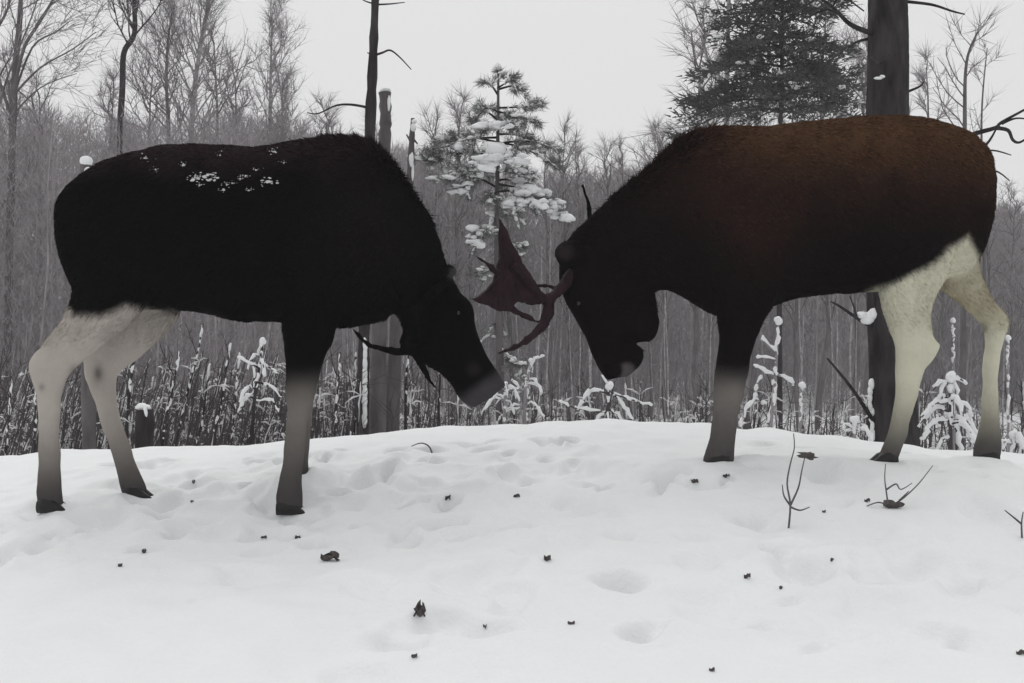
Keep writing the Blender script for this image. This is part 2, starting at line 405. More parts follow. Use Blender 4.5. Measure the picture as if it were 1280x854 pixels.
def make_moose(label, Y0, spine, legs, extra, facing, colour_fn, fur_len, group, hoof_px):
    root_p = np.array([pt(spine[6][0], 600, Y0)[0], Y0, 0.0]); root_p[2] = gz(root_p[0], Y0)
    root = thing('moose', root_p, label, 'moose', group)
    mb = MB(); px_loft(mb, spine, Y0, 30, 0.92)
    for rows, dy in legs: px_loft(mb, rows, Y0 + dy, 18, 0.95)
    for rows, dy in extra: px_loft(mb, rows, Y0 + dy, 14, 1.0)
    v, t = remesh(mb, 0.0115, 5, 'body')
    n, fa = vnormals(v, t)
    # uneven muscle and coat relief
    k = 0.006 * vnoise(v[:, 0] * 7, v[:, 2] * 7 + v[:, 1] * 3, 21) + 0.004 * vnoise(v[:, 0] * 19, v[:, 2] * 15 + v[:, 1] * 9, 22)
    v = v + n * k[:, None]
    col = colour_fn(v)
    me = raw_mesh('body', v - root_p, t, np.zeros((0, 4), np.int64)); colour_attr(me, col)
    body = obj('body', me, M['coat'], root)
    # short coat
    NB = 120000
    pick = rng.choice(len(t), NB, p=fa / fa.sum()); w = rng.dirichlet((1, 1, 1), NB)
    P = (v[t[pick]] * w[:, :, None]).sum(1); N = unit((n[t[pick]] * w[:, :, None]).sum(1)); C = (col[t[pick]] * w[:, :, None]).sum(1)
    ln, lift = fur_len(P, N); ln = ln * rng.uniform(.6, 1.25, NB)
    flow = np.array([-facing * 0.75, 0, -0.65]) + rng.normal(size=(NB, 3)) * .22
    flow = flow - N * (flow * N).sum(1, keepdims=True)
    d = unit(unit(flow) + N * lift[:, None])
    fb = MB(); fb.blades(P - N * .003, d, ln, 0.0045)
    # longer, clotted mane over the withers and neck
    mk = np.where(ln / rng.uniform(.9, 1.1, NB) > .042)[0]; mk = rng.choice(mk, min(len(mk), 5000), replace=False)
    cl = vnoise(P[mk, 0] * 30, P[mk, 2] * 30 + P[mk, 1] * 8, 88); mk = mk[cl > -.1]
    fb.blades(P[mk] - N[mk] * .004, unit(d[mk] + N[mk] * .35 + rng.normal(size=(len(mk), 3)) * .12), rng.uniform(.03, .07, len(mk)), 0.006)
    C = np.vstack([C, C[mk]])
    fm = fb.mesh('fur', False, root_p); colour_attr(fm, np.repeat(C * np.where(C.mean(1, keepdims=True) < .05, rng.uniform(.3, 2.6, (len(C), 1)) ** 1.2, rng.uniform(.86, 1.12, (len(C), 1))), 3, 0))
    fo = obj('fur', fm, M['coat'], root); fo['kind'] = 'stuff'
    for (px, py, dy) in hoof_px:
        c = pt(px, py, Y0 + dy); c[2] = gz(c[0], c[1]) - .016
        hm = MB(); hoof_mesh(hm, c, facing); hm.build('hoof', M['hoof'], root, root_p)
    return root, root_p, v, n

# ---- the black bull on the left, facing right
hl = HY - LY
spineL = [(75, 262, 79, 296, .07), (83, 241, 92, 345, .18), (104, 222, 112, 385, .26), (140, 200, 150, 392, .30), (190, 187, 195, 386, .33), (240, 181, 245, 390, .36),
          (290, 183, 292, 400, .37), (335, 185, 335, 402, .36), (380, 177, 380, 408, .33), (425, 173, 425, 411, .30, .01), (465, 180, 455, 407, .25, .02), (498, 213, 478, 401, .19, .04),
          (524, 250, 492, 391, .15, .06), (545, 290, 501, 402, .13, .09), (557, 330, 508, 420, .125, hl), (573, 360, 518, 440, .13, hl), (591, 382, 534, 455, .115, hl), (596, 412, 550, 464, .097, hl),
          (606, 440, 562, 478, .088, hl), (619, 460, 573, 496, .098, hl), (629, 475, 585, 507, .095, hl), (633, 482, 594, 510, .085, hl)]
legsL = [
    ([(340, 320, 428, 320, .10), (349, 375, 426, 385, .11), (353, 420, 416, 425, .09), (356, 455, 404, 455, .068), (356, 480, 396, 482, .058), (357, 496, 393, 498, .056), (359, 522, 386, 522, .045), (354, 560, 382, 560, .042), (350, 600, 377, 600, .045), (346, 620, 377, 621, .05), (344, 637, 377, 637, .05)], -.17),
    ([(370, 330, 430, 330, .10), (371, 400, 416, 405, .09), (368, 460, 402, 462, .065), (367, 500, 394, 500, .052), (365, 540, 389, 540, .043), (362, 575, 386, 575, .043), (361, 592, 386, 592, .048), (360, 604, 387, 604, .05)], .17),
    ([(84, 290, 190, 290, .10), (90, 345, 196, 355, .13), (88, 385, 165, 400, .11), (64, 418, 128, 432, .08), (40, 446, 98, 458, .058), (37, 462, 84, 474, .054), (44, 490, 77, 494, .045), (48, 520, 75, 522, .04), (49, 560, 75, 560, .04), (48, 600, 77, 600, .045), (47, 618, 78, 618, .05), (47, 637, 79, 637, .05)], -.17),
    ([(110, 290, 212, 300, .11), (106, 350, 226, 370, .13), (108, 398, 216, 405, .11), (104, 440, 176, 446, .075), (105, 466, 148, 468, .056), (114, 490, 146, 492, .048), (124, 520, 150, 518, .042), (137, 560, 162, 556, .041), (146, 590, 172, 585, .045), (150, 607, 179, 602, .05), (154, 621, 184, 615, .05)], .17),
]
extraL = [
    ([(372, 215, 420, 215, .05), (362, 255, 432, 255, .10), (360, 310, 436, 310, .12), (362, 360, 428, 365, .10), (368, 395, 416, 398, .05)], -.20),
    ([(105, 235, 165, 225, .05), (96, 270, 190, 262, .10), (98, 315, 198, 315, .12), (106, 350, 190, 358, .08)], -.17),
    ([(105, 235, 165, 225, .05), (96, 270, 190, 262, .10), (98, 315, 198, 315, .12), (106, 350, 190, 358, .08)], .17),
    ([(540, 352, 552, 336, .03, -.06), (546, 356, 566, 332, .045, -.10), (553, 356, 573, 338, .035, -.14), (562, 352, 571, 343, .018, -.17)], hl),
    ([(540, 352, 552, 336, .03, .06), (546, 354, 563, 332, .045, .11), (552, 354, 567, 340, .03, .17), (558, 352, 562, 345, .016, .21)], hl),
    ([(74, 262, 92, 262, .04), (73, 278, 88, 280, .04), (76, 294, 86, 294, .03)], 0.0),
]
def pxof(v): return 640 + v[:, 0] / v[:, 1] * F, 427 - (v[:, 2] - CZ) / v[:, 1] * F
def body_px(v, Yr):
    """animal's own length and height coordinates, in photo pixels at the animal's distance"""
    return 640 + v[:, 0] / Yr * F, 427 - (v[:, 2] - CZ) / Yr * F
def colL(v):
    x, y = body_px(v, LY)
    nz = vnoise(v[:, 0] * 8, v[:, 2] * 8 + v[:, 1] * 4, 31) * 9
    black = np.array([.0030, .0026, .0030]); back = np.array([.020, .012, .0135])
    pale = np.array([.46, .42, .38]); shank = np.array([.066, .060, .060])
    c = lerp(np.tile(black, (len(v), 1)), back, sstep(245, 185, y + nz) * sstep(540, 440, x))
    c = lerp(c, np.array([.0085, .0068, .0075]), np.exp(-(((x - 470) / 70) ** 2 + ((y - 290) / 90) ** 2)) * .8)
    # hind legs: pale below a line that runs from the tail head to the flank
    lim = np.interp(x, [60, 90, 120, 150, 180, 225, 260], [350, 362, 398, 398, 380, 392, 420])
    wh = sstep(-7, 8, y + nz * .6 - lim) * sstep(262, 235, x)
    c = lerp(c, pale, wh)
    wl_ = sstep(455, 520, y + nz) * sstep(300, 320, x) * sstep(470, 440, x)
    c = lerp(c, np.array([.20, .182, .170]), wl_)
    low = sstep(500, 625, y) * sstep(470, 440, x)
    c = lerp(c, shank, low * np.maximum(wh, wl_))
    hock = .7 * np.exp(-(((x - 112) / 6) ** 2 + ((y - 468) / 10) ** 2)) + .45 * np.exp(-(((x - 75) / 4) ** 2 + ((y - 482) / 5) ** 2))
    c = lerp(c, np.array([.01, .008, .008]), np.clip(hock, 0, .9))
    muzzle = sstep(-11, 9, (x - 614) * .60 + (y - 487) * .80 + 9 + nz * .5) * (x > 560)
    c = lerp(c, np.array([.062, .056, .060]), muzzle)
    bridge = sstep(14, 3, np.hypot((x - 592), (y - 462))) * .5
    c = lerp(c, np.array([.03, .024, .026]), bridge)
    ear = sstep(12, 4, np.hypot(x - 570, y - 342)); c = lerp(c, np.array([.07, .065, .066]), ear * .8)
    belly = sstep(386, 398, y) * sstep(205, 220, x) * sstep(300, 260, x); c = lerp(c, np.array([.03, .025, .022]), belly)
    return c
def furL(P, N):
    x, y = body_px(P, LY)
    leg = sstep(415, 450, y) * sstep(470, 430, x); head = sstep(545, 575, x)
    mane = np.exp(-((x - 480) / 70) ** 2) * sstep(0.2, .8, N[:, 2])
    ln = .030 + .030 * mane - .020 * leg - .016 * head
    return ln, .30 + .25 * mane - .12 * leg - .1 * head
mooseL, rpL, vL, nL = make_moose('black bull moose with snow-flecked back and hind legs braced wide apart', LY, spineL, legsL, extraL, 1, colL, furL, None,
                            [(66, 640, -.17), (172, 620, .17), (363, 641, -.17), (376, 607, .17)])
nh = HY - .11
antler('antler', M['antler_dark'], mooseL, rpL, [
    [(560, 352, nh, .024), (540, 366, nh - .10, .024), (520, 392, nh - .18, .023), (511, 424, nh - .22, .022), (506, 440, nh - .23, .018), (482, 437, nh - .24, .016), (461, 431, nh - .24, .013), (447, 418, nh - .25, .009), (436, 405, nh - .26, .004)],
    [(516, 432, nh - .22, .03), (524, 450, nh - .24, .022), (535, 472, nh - .27, .013), (552, 494, nh - .30, .004)],
    [(522, 392, nh - .18, .018), (508, 380, nh - .26, .014), (494, 362, nh - .32, .010), (484, 340, nh - .36, .004)]],
    [(528, 388, nh - .17), (524, 420, nh - .20), (520, 446, nh - .225), (506, 444, nh - .23), (500, 428, nh - .23), (504, 408, nh - .225), (514, 388, nh - .20)])
fh = HY + .11
antler('antler', M['antler_dark'], mooseL, rpL, [
    [(562, 358, fh, .022), (545, 362, fh + .12, .022), (525, 352, fh + .24, .020), (500, 325, fh + .32, .012), (486, 300, fh + .36, .004)],
    [(525, 352, fh + .24, .018), (505, 355, fh + .32, .012), (480, 350, fh + .38, .004)],
    [(545, 362, fh + .12, .018), (530, 385, fh + .2, .012), (515, 392, fh + .26, .004)]],
    [(540, 360, fh + .14), (520, 365, fh + .24), (500, 352, fh + .31), (495, 325, fh + .34), (512, 325, fh + .29), (530, 342, fh + .21)])
def eye(root, rp, px, py, Y, r=.011):
    for sg in (-1, 1):
        e = MB(); e.lump(pt(px, py, Y) + np.array([0, 0, 0]) + np.array([0, sg * .108, 0]), (r, r * .8, r), rough=0, seg=12, rings=8)
        e.build('eye', M['eye'], root, rp)
eye(mooseL, rpL, 574, 392, HY)
fl = MB()
for (px, py, s) in [(240, 226, 6), (248, 224, 5), (256, 222, 6), (262, 226, 7), (268, 226, 4), (336, 228, 7), (333, 229, 4), (230, 208, 4), (280, 239, 3.5), (284, 232, 3), (300, 225, 3), (311, 239, 3), (343, 192, 4), (184, 200, 4), (307, 222, 3), (275, 196, 3), (292, 230, 2.5), (250, 232, 3), (196, 214, 2.5), (320, 214, 2.5), (356, 205, 2.5)]:
    x_, y_ = pxof(vL); d = np.hypot(x_ - px, y_ - py) + 1000 * (nL[:, 1] > -.02)
    k = int(np.argmin(d)); r = s / 2 / F * LY
    for q in range(9):
        k2 = int(np.argmin(np.hypot(x_ - px - rng.normal() * s * 1.1, y_ - py - rng.normal() * s * .5) + 1000 * (nL[:, 1] > -.02)))
        r2 = r * rng.uniform(.12, .42); fl.lump(vL[k2] + nL[k2] * .014, (r2 * 1.5, r2 * .6, r2 * .7), rough=.4, seg=6, rings=4)
    fl.lump(vL[k] + nL[k] * .010, (r * .95, r * .45, r * .5), rough=.5, seg=7, rings=5)
f_ = fl.build('snow_flecks', M['frost'], mooseL, rpL); f_['kind'] = 'stuff'

# ---- the brown-backed bull on the right, facing left
hr = HY - RY
spineR = [(1236, 222, 1234, 250, .07), (1228, 185, 1226, 300, .18), (1207, 166, 1207, 340, .26), (1170, 152, 1170, 352, .31), (1130, 147, 1130, 360, .34), (1080, 148, 1080, 366, .36),
          (1030, 151, 1030, 368, .37), (980, 157, 985, 376, .36), (930, 158, 940, 392, .33), (890, 160, 908, 396, .30, -.01), (855, 173, 884, 388, .25, -.02), (820, 203, 860, 374, .19, -.04),
          (786, 229, 836, 364, .155, -.07), (752, 258, 818, 366, .135, -.10), (722, 285, 809, 376, .13, hr), (704, 310, 805, 384, .13, hr), (699, 340, 801, 392, .13, hr), (704, 370, 798, 402, .118, hr),
          (719, 396, 788, 408, .10, hr), (731, 421, 785, 424, .088, hr), (739, 444, 803, 438, .098, hr), (748, 463, 800, 455, .09, hr), (758, 476, 788, 468, .065, hr)]
legsR = [
    ([(888, 320, 985, 320, .11), (895, 378, 970, 376, .11), (898, 408, 953, 404, .09), (897, 440, 941, 440, .066), (893, 470, 935, 468, .058), (891, 486, 931, 484, .056), (892, 512, 924, 512, .045), (889, 538, 920, 538, .045), (882, 562, 918, 562, .05), (878, 577, 918, 578, .05)], -.16),
    ([(900, 320, 985, 320, .10), (902, 380, 960, 380, .10), (903, 420, 945, 420, .07), (900, 470, 931, 470, .055), (898, 510, 924, 510, .045), (896, 540, 919, 540, .043), (890, 560, 916, 560, .048), (886, 573, 917, 573, .05)], .17),
    ([(1088, 290, 1205, 290, .12), (1094, 338, 1186, 335, .14), (1099, 365, 1168, 370, .12), (1107, 395, 1163, 395, .09), (1113, 418, 1168, 420, .062), (1118, 434, 1176, 432, .056), (1120, 452, 1166, 450, .05), (1120, 468, 1155, 466, .045), (1117, 500, 1147, 498, .042), (1112, 535, 1136, 535, .042), (1102, 560, 1127, 560, .048), (1094, 577, 1119, 577, .05)], -.17),
    ([(1150, 290, 1227, 285, .10), (1156, 325, 1222, 328, .12), (1168, 354, 1226, 350, .10), (1197, 378, 1240, 372, .075), (1222, 401, 1258, 394, .055), (1230, 416, 1260, 408, .052), (1231, 437, 1252, 432, .044), (1229, 470, 1247, 470, .04), (1227, 510, 1248, 510, .04), (1224, 540, 1250, 540, .045), (1218, 560, 1251, 560, .05), (1215, 573, 1250, 573, .05)], .17),
]
extraR = [
    ([(905, 190, 950, 190, .05), (890, 235, 966, 230, .10), (888, 290, 972, 290, .12), (892, 345, 964, 345, .10), (902, 380, 952, 380, .05)], -.20),
    ([(1150, 175, 1205, 190, .05), (1120, 215, 1222, 225, .10), (1108, 270, 1222, 272, .12), (1100, 315, 1205, 310, .09)], -.17),
    ([(1150, 175, 1205, 190, .05), (1120, 215, 1222, 225, .10), (1112, 270, 1222, 272, .12), (1112, 315, 1205, 310, .09)], .17),
    ([(775, 350, 818, 366, .05), (768, 378, 821, 384, .06), (764, 402, 823, 404, .06), (768, 416, 819, 419, .055), (785, 426, 812, 427, .028)], hr),
    ([(728, 300, 740, 320, .03, -.07), (714, 300, 728, 326, .045, -.11), (698, 306, 712, 332, .042, -.15), (693, 318, 702, 334, .022, -.18)], hr),
    ([(728, 300, 740, 318, .03, .07), (716, 300, 728, 322, .045, .11), (704, 308, 716, 328, .04, .16), (700, 316, 708, 330, .02, .20)], hr),
    ([(1222, 225, 1238, 225, .04), (1226, 245, 1237, 245, .04), (1226, 262, 1235, 262, .028)], 0.0),
]
def colR(v):
    x, y = body_px(v, RY)
    nz = vnoise(v[:, 0] * 8, v[:, 2] * 8 + v[:, 1] * 4, 41) * 10
    black = np.array([.0055, .0040, .0042]); brown = np.array([.064, .033, .017]); chest = np.array([.026, .0125, .010])
    pale = np.array([.62, .60, .475]); shank = np.array([.085, .078, .076])
    c = np.tile(black, (len(v), 1))
    c = lerp(c, chest, np.clip(sstep(330, 210, y + nz) * sstep(700, 900, x) + np.exp(-(((x - 930) / 45) ** 2 + ((y - 280) / 60) ** 2)), 0, 1) * .8)
    c = lerp(c, brown, sstep(262, 172, y + nz) * sstep(840, 960, x))
    lim = np.interp(x, [1060, 1085, 1100, 1150, 1185, 1205, 1240], [372, 360, 354, 322, 298, 318, 322])
    wh = sstep(-8, 8, y + nz * .6 - lim) * sstep(1068, 1090, x)
    c = lerp(c, pale, wh)
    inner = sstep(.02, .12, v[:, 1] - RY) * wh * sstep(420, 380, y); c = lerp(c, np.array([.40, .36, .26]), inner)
    wf = sstep(448, 505, y + nz) * sstep(860, 870, x) * sstep(1000, 980, x)
    c = lerp(c, np.array([.19, .175, .165]), wf)
    low = sstep(470, 570, y) * sstep(850, 860, x)
    c = lerp(c, shank, low * np.maximum(wh, wf))
    hock = np.exp(-(((x - 1242) / 7) ** 2 + ((y - 412) / 8) ** 2)); c = lerp(c, np.array([.02, .016, .014]), np.clip(hock, 0, .9) * (v[:, 1] > RY))
    ear = sstep(16, 5, np.hypot(x - 702, y - 320)); c = lerp(c, np.array([.022, .017, .019]), ear)
    muz = sstep(15, 7, np.hypot(x - 778, y - 464)); c = lerp(c, np.array([.085, .075, .078]), muz)
    nos = sstep(7, 3, np.hypot(x - 768, (y - 462) * .6)); c = lerp(c, black, nos)
    return c
def furR(P, N):
    x, y = body_px(P, RY)
    leg = sstep(400, 440, y) * sstep(860, 870, x); head = np.maximum(sstep(760, 720, x) * sstep(300, 330, y), sstep(385, 400, y) * sstep(850, 830, x))
    mane = np.exp(-((x - 825) / 55) ** 2) * sstep(0.2, .8, N[:, 2])
    bell = ((y > 385) & (x > 785) & (x < 830)) * 1.0
    slit = np.exp(-(((x - 794) / 12) ** 2 + ((y - 428) / 10) ** 2))
    return (.028 + .045 * mane - .019 * leg - .016 * head) * (1 - .85 * slit), .28 + .35 * mane - .1 * leg - .1 * head
mooseR, rpR, vR, nR = make_moose('brown-backed bull moose with pale yellowish hind legs and muzzle tucked straight down', RY, spineR, legsR, extraR, -1, colR, furR, None,
                            [(895, 581, -.16), (900, 576, .17), (1104, 580, -.17), (1231, 577, .17)])
b0 = HY - .10
def pz(px): return b0 - .28 * (703 - px) / 110.0
palm = [(625, 273), (634, 292), (643, 310), (656, 332), (669, 353), (681, 370), (676, 381), (662, 381), (645, 378), (638, 387), (626, 391), (611, 383), (592, 376), (606, 365), (617, 354), (621, 338), (625, 320), (625, 298)]
antler('antler', M['antler'], mooseR, rpR, [
    [(716, 338, b0 + .03, .034), (704, 358, b0, .027), (692, 370, pz(692), .026), (678, 376, pz(680), .026)],
    [(688, 370, pz(686), .028), (686, 386, pz(680) - .02, .029), (681, 402, pz(675) - .04, .028), (668, 418, pz(665) - .06, .022), (646, 433, pz(646) - .08, .014), (622, 442, pz(623) - .10, .005)],
    [(624, 344, pz(619), .020), (609, 330, pz(607) - .02, .012), (593, 319, pz(594) - .03, .006)],
    [(632, 297, pz(632), .018), (628, 284, pz(628), .010), (622, 270, pz(624), .004)],
    [(626, 380, pz(636), .022), (648, 391, pz(652), .018), (664, 399, pz(664), .012), (675, 404, pz(671), .006)],
    [(614, 373, pz(612), .020), (600, 375, pz(600), .013), (586, 374, pz(588), .006)],
    [(640, 330, pz(640), .022), (652, 344, pz(650), .022), (668, 362, pz(668), .022), (680, 374, pz(680), .022)],
    [(697, 366, pz(697), .012), (688, 358, pz(688) + .05, .010), (668, 357, pz(668) + .07, .006)]],
    [(a, b, pz(a)) for a, b in palm])
f0 = HY + .10
antler('antler', M['antler_dark'], mooseR, rpR, [
    [(712, 335, f0 - .03, .024), (722, 322, f0 + .12, .024), (738, 312, f0 + .26, .020), (760, 300, f0 + .36, .010), (785, 285, f0 + .42, .004)],
    [(738, 312, f0 + .26, .018), (739, 290, f0 + .28, .016), (737, 262, f0 + .29, .014), (732, 244, f0 + .30, .010), (728, 231, f0 + .30, .006)],
    [(738, 312, f0 + .26, .018), (760, 318, f0 + .36, .010), (785, 318, f0 + .44, .004)]],
    [(722, 322, f0 + .13), (742, 330, f0 + .27), (765, 322, f0 + .36), (768, 300, f0 + .37), (752, 296, f0 + .32), (738, 300, f0 + .26)])
eye(mooseR, rpR, 722, 380, HY)

# ------------------------------------------------------------------ trees with a known place
def wob(p0, p1, n, amp, seed):
    r = np.random.default_rng(seed); t = np.linspace(0, 1, n)[:, None]
    p = np.asarray(p0) * (1 - t) + np.asarray(p1) * t
    o = np.cumsum(r.normal(size=(n, 3)), 0); o = o - o[0] * (1 - t) - o[-1] * t
    return p + o * amp * np.array([1, 1, .25])

def twiggy(mb_l, mb_t, base, d, L, r, depth, up=0.15, spread=.6, n_sub=5, tw=.012, tl=.35, r0=None):
    """a bare branch with side branches; the finest are single blades"""
    r0 = r0 or rng
    n = 6; P = [np.asarray(base, float)]; dd = unit(np.asarray(d, float))
    for i in range(n - 1):
        dd = unit(dd + r0.normal(size=3) * .16 + np.array([0, 0, up])); P.append(P[-1] + dd * L / (n - 1))
    P = np.array(P); mb_l.tube(P, np.linspace(r, r * .35, n), 4 if depth > 1 else 3, cap=False)
    for k in range(n_sub):
        t = r0.uniform(.2, 1.0); i = min(int(t * (n - 1)), n - 2); f = t * (n - 1) - i
        b = P[i] * (1 - f) + P[i + 1] * f; ax = unit(P[i + 1] - P[i])
        side = unit(np.cross(ax, r0.normal(size=3))); nd = unit(ax * (1 - spread * .5) + side * spread)
        if depth > 1: twiggy(mb_l, mb_t, b, nd, L * r0.uniform(.4, .65), r * .5, depth - 1, up, spread, n_sub, tw, tl, r0)
    if depth <= 1:
        m = 14; t = r0.uniform(.1, 1, m); i = np.minimum((t * (n - 1)).astype(int), n - 2); f = (t * (n - 1) - i)[:, None]
        b = P[i] * (1 - f) + P[i + 1] * f; ax = unit(P[i + 1] - P[i])
        nd = unit(ax * .8 + r0.normal(size=(m, 3)) * .5 + np.array([0, 0, up]))
        mb_t.blades(b, nd, tl * r0.uniform(.5, 1.3, m), tw)

def limb_px(mb, pts, r0, r1, sides=6, Yoff=None):
    """a branch through pixels at its own distances: (px, py, Y)"""
    R = resample([pt(*p) for p in pts], 4); mb.tube(R, np.linspace(r0, r1, len(R)), sides); return R

def snow_on(mb, R, r, every=.05, a=0.0, b=1.0):
    """an uneven crust of snow lying along the top of a branch, broken by gaps"""
    L = np.linalg.norm(np.diff(R, axis=0), axis=1).sum() * (b - a); s = np.linspace(0, 1, len(R)); t0 = a
    while t0 < b - .02:
        ln = min(b - t0, rng.uniform(.12, .35) / max(L, .05) * (b - a)); m = max(4, int(ln / (b - a) * L / .022)); t = np.linspace(t0, t0 + ln, m)
        C = np.stack([np.interp(t, s, R[:, k]) for k in range(3)], 1); e = np.sin(np.linspace(.25, np.pi - .25, m)) ** .5
        rr = r * e * rng.uniform(.35, 1.1, m); C[:, 2] += rr * .45; C += rng.normal(size=C.shape) * r * .25
        mb.tube(C, rr, 7)
        t0 += ln + rng.uniform(.0, .04) / max(L, .05) * (b - a)

# the big pine behind the right bull
Yp = 8.6; bp = pt(1116, 562, Yp); bp[2] = gz(bp[0], Yp) - .05
pine = thing('pine_tree', bp, 'thick dark pine trunk with dead snaggy branches behind the brown-backed moose', 'tree')
top = pt(1108, 0, Yp); axis_ = (top - bp) / (top[2] - bp[2])
tr = MB(); zz = np.concatenate([np.linspace(0, 4.6, 150), np.linspace(4.8, 10.5, 20)])
P = np.array([bp + axis_ * z for z in zz]) + np.stack([.012 * np.sin(zz * 2.1), .01 * np.cos(zz * 1.7), 0 * zz], 1)
sd = 96; ang = np.linspace(0, 2 * np.pi, sd, endpoint=False)
rad = np.interp(zz, [0, .25, .8, 3, 6, 10.5], [.24, .200, .182, .160, .12, .04])
tv = []; 
for k in range(len(zz)):
    ca_, sa_ = np.cos(ang), np.sin(ang); pl = 1 + .05 * vnoise(ca_ * 2 + 5, sa_ * 2 + zz[k] * 1.5, 61); gr = np.abs(vnoise(ca_ * 7 + .3 * np.sin(zz[k] * 9) + 9, sa_ * 7 + zz[k] * 2.6, 62)); pl = pl + .085 * np.minimum(gr * 2.2, .5) + .03 * vnoise(ca_ * 17, sa_ * 17 + zz[k] * 14, 63) - .04
    tv.append(P[k] + np.stack([np.cos(ang) * rad[k] * pl, np.sin(ang) * rad[k] * pl, 0 * ang], 1))
q = [(a * sd + b, a * sd + (b + 1) % sd, (a + 1) * sd + (b + 1) % sd, (a + 1) * sd + b) for a in range(len(zz) - 1) for b in range(sd)]
tr.add(np.vstack(tv), None, q); tr.build('trunk', M['bark_dark'], pine, bp)
sn = MB()
for pts, r0, r1 in [
    ([(1090, 42, Yp - .05), (1062, 30, Yp - .1), (1040, 8, Yp - .2), (1015, -8, Yp - .3)], .022, .008),
    ([(1058, 25, Yp - .1), (1035, 12, Yp - .05), (1010, 22, Yp)], .012, .005),
    ([(1040, 10, Yp - .2), (1052, -4, Yp - .2), (1080, 14, Yp - .1)], .010, .005),
    ([(1090, 48, Yp), (1072, 52, Yp + .1), (1060, 60, Yp + .2)], .014, .005),
    ([(1090, 72, Yp - .1), (1100, 80, Yp - .25), (1112, 68, Yp - .4)], .012, .005),
    ([(1132, 2, Yp), (1165, 6, Yp - .1), (1190, 14, Yp - .2), (1206, 18, Yp - .25)], .013, .005),
    ([(1134, 115, Yp), (1150, 108, Yp), (1155, 102, Yp)], .012, .004),
    ([(1136, 205, Yp), (1180, 188, Yp - .1), (1214, 169, Yp - .2), (1244, 160, Yp - .3), (1252, 153, Yp - .3), (1285, 135, Yp - .4)], .026, .008),
    ([(1244, 160, Yp - .3), (1260, 163, Yp - .3), (1266, 175, Yp - .3), (1275, 178, Yp - .3), (1290, 168, Yp - .3)], .016, .007),
    ([(1136, 235, Yp), (1200, 210, Yp), (1232, 182, Yp - .1), (1246, 160, Yp - .2)], .018, .007),
    ([(1215, 193, Yp), (1240, 188, Yp), (1264, 194, Yp)], .010, .004), ([(1252, 155, Yp - .3), (1270, 148, Yp - .35), (1290, 150, Yp - .35)], .010, .004),
    ([(1136, 240, Yp), (1200, 225, Yp), (1240, 213, Yp), (1262, 226, Yp)], .014, .004),
    ([(1138, 280, Yp + .1), (1180, 255, Yp + .2), (1225, 240, Yp + .2)], .012, .004),
    ([(1092, 410, Yp - .05), (1072, 398, Yp - .1), (1048, 382, Yp - .15), (1038, 377, Yp - .2)], .018, .005),
    ([(1072, 398, Yp - .1), (1066, 380, Yp - .1), (1062, 370, Yp - .12)], .008, .004),
    ([(1094, 530, Yp - .05), (1068, 490, Yp - .15), (1046, 462, Yp - .25), (1034, 448, Yp - .3)], .017, .006)]:
    bm = MB(); limb_px(bm, pts, r0, r1); bm.build('branch', M['bark_dark'], pine, bp)
sn.lump(pt(1082, 397, Yp - .08), (.06, .05, .045)); sn.lump(pt(1076, 394, Yp - .1), (.04, .04, .03)); sn.lump(pt(1090, 393, Yp - .1), (.035, .04, .05))
sn.lump(pt(1098, 98, Yp - .17), (.03, .02, .012)); sn.lump(pt(1103, 96, Yp - .17), (.022, .02, .012))
for k in range(9): sn.lump(pt(1089 + rng.uniform(-2, 2), 480 + k * 9, Yp - .05), (.018, .03, .035 + .02 * rng.uniform()))
sn.build('snow', M['snow_clump'], pine, bp)['kind'] = 'stuff'
cr = MB()
for k in range(26):
    a = rng.uniform(0, 6.28); z = rng.uniform(6.2, 10.3); c = bp + axis_ * z + np.array([math.cos(a), math.sin(a), .15]) * rng.uniform(.4, 2.3 - (z - 6) * .32)
    cr.tube(np.array([bp + axis_ * (z - .2), c]), [.03, .01], 4)
    m = 260; o = rng.normal(size=(m, 3)) * np.array([.42, .42, .2]); cr.blades(c + o, rng.normal(size=(m, 3)) + o * 1.5 + np.array([0, 0, .5]), .14, .016)
cr.build('crown', M['needle'], pine, bp, smooth=False)

# three dead stems behind the black bull's neck
def dead_stem(name, label, path, radii, matl, limbs=(), snow=(), cat='tree'):
    b = pt(*path[0]); b[2] = gz(b[0], b[1]) - .05
    root = thing(name, b, label, cat)
    P = np.array([b] + [pt(*p) for p in path[1:]]); R = resample(P, 5); rr = np.interp(np.linspace(0, 1, len(R)), np.linspace(0, 1, len(radii)), radii)
    rr = rr * (1 + .12 * np.sin(np.arange(len(R)) * 2.3))
    m = MB(); m.tube(R, rr, 10); m.build('trunk', M[matl], root, b)
    for pts, r0, r1 in limbs:
        bm = MB(); limb_px(bm, pts, r0, r1); bm.build('branch', M[matl], root, b)
    if snow:
        s = MB()
        for (px, py, Y_, rx, ry, rz) in snow: s.lump(pt(px, py, Y_), (rx, ry, rz))
        s.build('snow', M['snow_clump'], root, b)['kind'] = 'stuff'
    return root
Yd = 9.2
